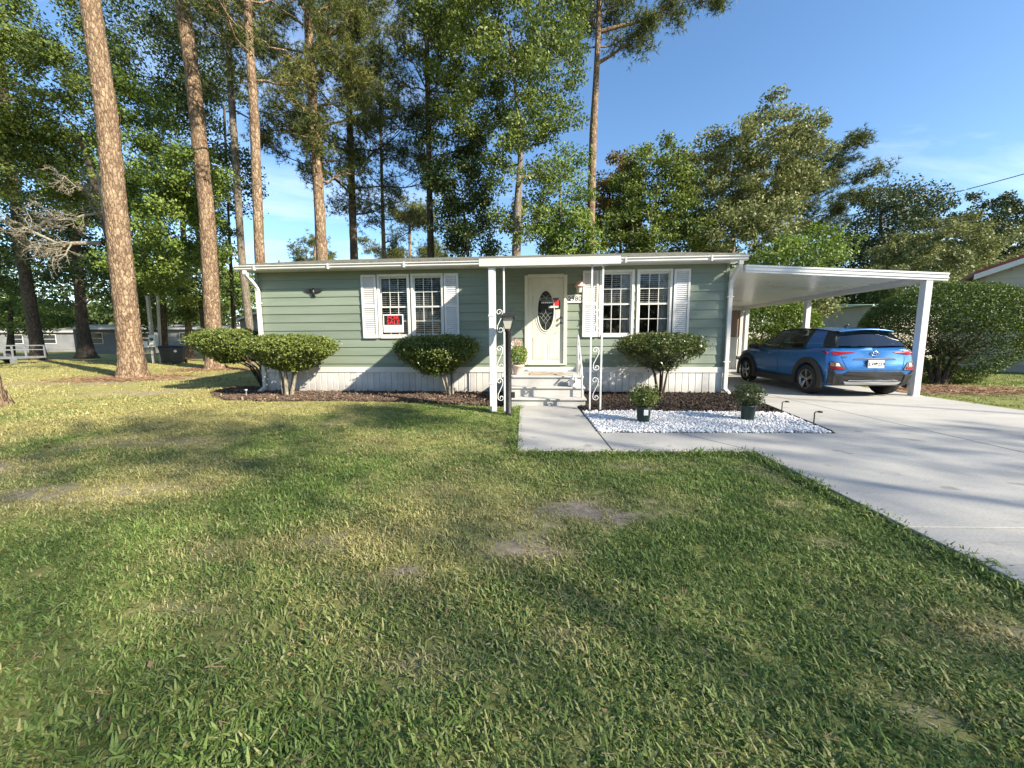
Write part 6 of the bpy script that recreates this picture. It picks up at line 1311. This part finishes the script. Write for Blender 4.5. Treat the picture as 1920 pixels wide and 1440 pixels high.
# overgrown fringe along the concrete edges
rng = np.random.default_rng(77); ex = []; 
for (xa, ya), (xb, yb), n in (((dx0 - .02, .2), (dx0 - .02, 4.27), 420), ((-.10, 4.24), (2.6, 4.24), 260), ((-.10, 4.25), (-.10, 7.3), 260)):
    t_ = rng.uniform(0, 1, n); ex.append(np.column_stack([xa + (xb - xa) * t_ + rng.normal(0, .022, n), ya + (yb - ya) * t_ + rng.normal(0, .022, n), np.zeros(n)]))
ex = np.concatenate(ex); n = len(ex)
tag(scatter('grass_fringe', ex, np.column_stack([rng.normal(0, .2, n), rng.normal(0, .2, n), rng.uniform(0, 6.28, n)]), rng.uniform(.9, 1.5, n), rng.integers(0, 10, n), near_src, {'dry_sunlit': rng.uniform(0, .3, n)}), 'longer grass fringe along the walk and drive edges', 'grass', kind='stuff')
# fallen leaves, a few on the lawn
pmat('leaf_litter', (0.20, 0.12, 0.06), (0.32, 0.22, 0.12), scale=30, rough=.8)
def litter(rng, name): V, F = leaf_quads(rng, np.zeros((1, 3)), np.array([.036]), None, 3.0, .5); return fast_mesh(name, V, F)
n = 260; q = np.column_stack([rng.uniform(-9, 2.5, n), rng.uniform(1, 8, n)]); q = q[~in_poly(q[:, 0], q[:, 1], WALKS[0])]; n = len(q)
tag(scatter('leaf_litter', np.column_stack([q, np.full(n, .03)]), np.column_stack([rng.normal(0, .3, n), rng.normal(0, .3, n), rng.uniform(0, 6.28, n)]), rng.uniform(.6, 1.2, n), rng.integers(0, 4, n), bits('leaf', 4, litter, 'leaf_litter', 900)), 'scattered dry leaves on the lawn', 'leaves', kind='stuff')

# pine straw round the feet of the two thick pines and under the right-hand hedge
pmat('straw', (0.22, 0.11, 0.06), rough=.8); pmat('straw_tan', (0.34, 0.22, 0.13), rough=.8)
def needle_bit(rng, name): mb = MB(); l = rng.uniform(.05, .10); mb.add([(-l, 0, 0), (l, .02, 0), (l, .026, .002), (-l, .006, .002)], [(0, 1, 2, 3)]); mb.add([(-l, 0, 0), (l * .9, -.05, .004), (l * .9, -.044, .006), (-l, .006, .002)], [(0, 1, 2, 3)]); return mb.mesh(name)
st_src = bits('straw', 8, needle_bit, ['straw', 'straw_tan'], 940)
for cx_, cy_, rx_, ry_2, n, lb in ((-13.9, 13.1, 1.7, 1.1, 5200, 'rusty pine straw round the foot of the thickest pine'), (-14.2, 17.1, 1.5, 1.0, 3500, 'rusty pine straw round the second thick pine'), (10.4, 9.6, 1.7, .8, 3500, 'dry leaves and straw below the huge hedge')):
    a = rng.normal(0, .55, (n, 2)); P_ = np.column_stack([cx_ + a[:, 0] * rx_, cy_ + a[:, 1] * ry_2, rng.uniform(.012, .04, n)]); P_ = P_[P_[:, 0] > 8.75] if cx_ > 0 else P_; n = len(P_)
    tag(scatter('pine_straw', P_, np.column_stack([rng.normal(0, .15, n), rng.normal(0, .15, n), rng.uniform(0, 6.28, n)]), rng.uniform(.7, 1.4, n), rng.integers(0, 8, n), st_src), lb, 'pine straw', kind='stuff')
n = 900; P_ = np.column_stack([rng.uniform(-6, 2.5, n), rng.uniform(.8, 8, n), np.full(n, .035)]); P_ = P_[~in_poly(P_[:, 0], P_[:, 1], WALKS[0])]; n = len(P_)
tag(scatter('dry_needles', P_, np.column_stack([rng.normal(0, .3, n), rng.normal(0, .3, n), rng.uniform(0, 6.28, n)]), rng.uniform(.22, .42, n), rng.integers(0, 8, n), st_src), 'loose dry pine needles strewn over the lawn', 'pine straw', kind='stuff')
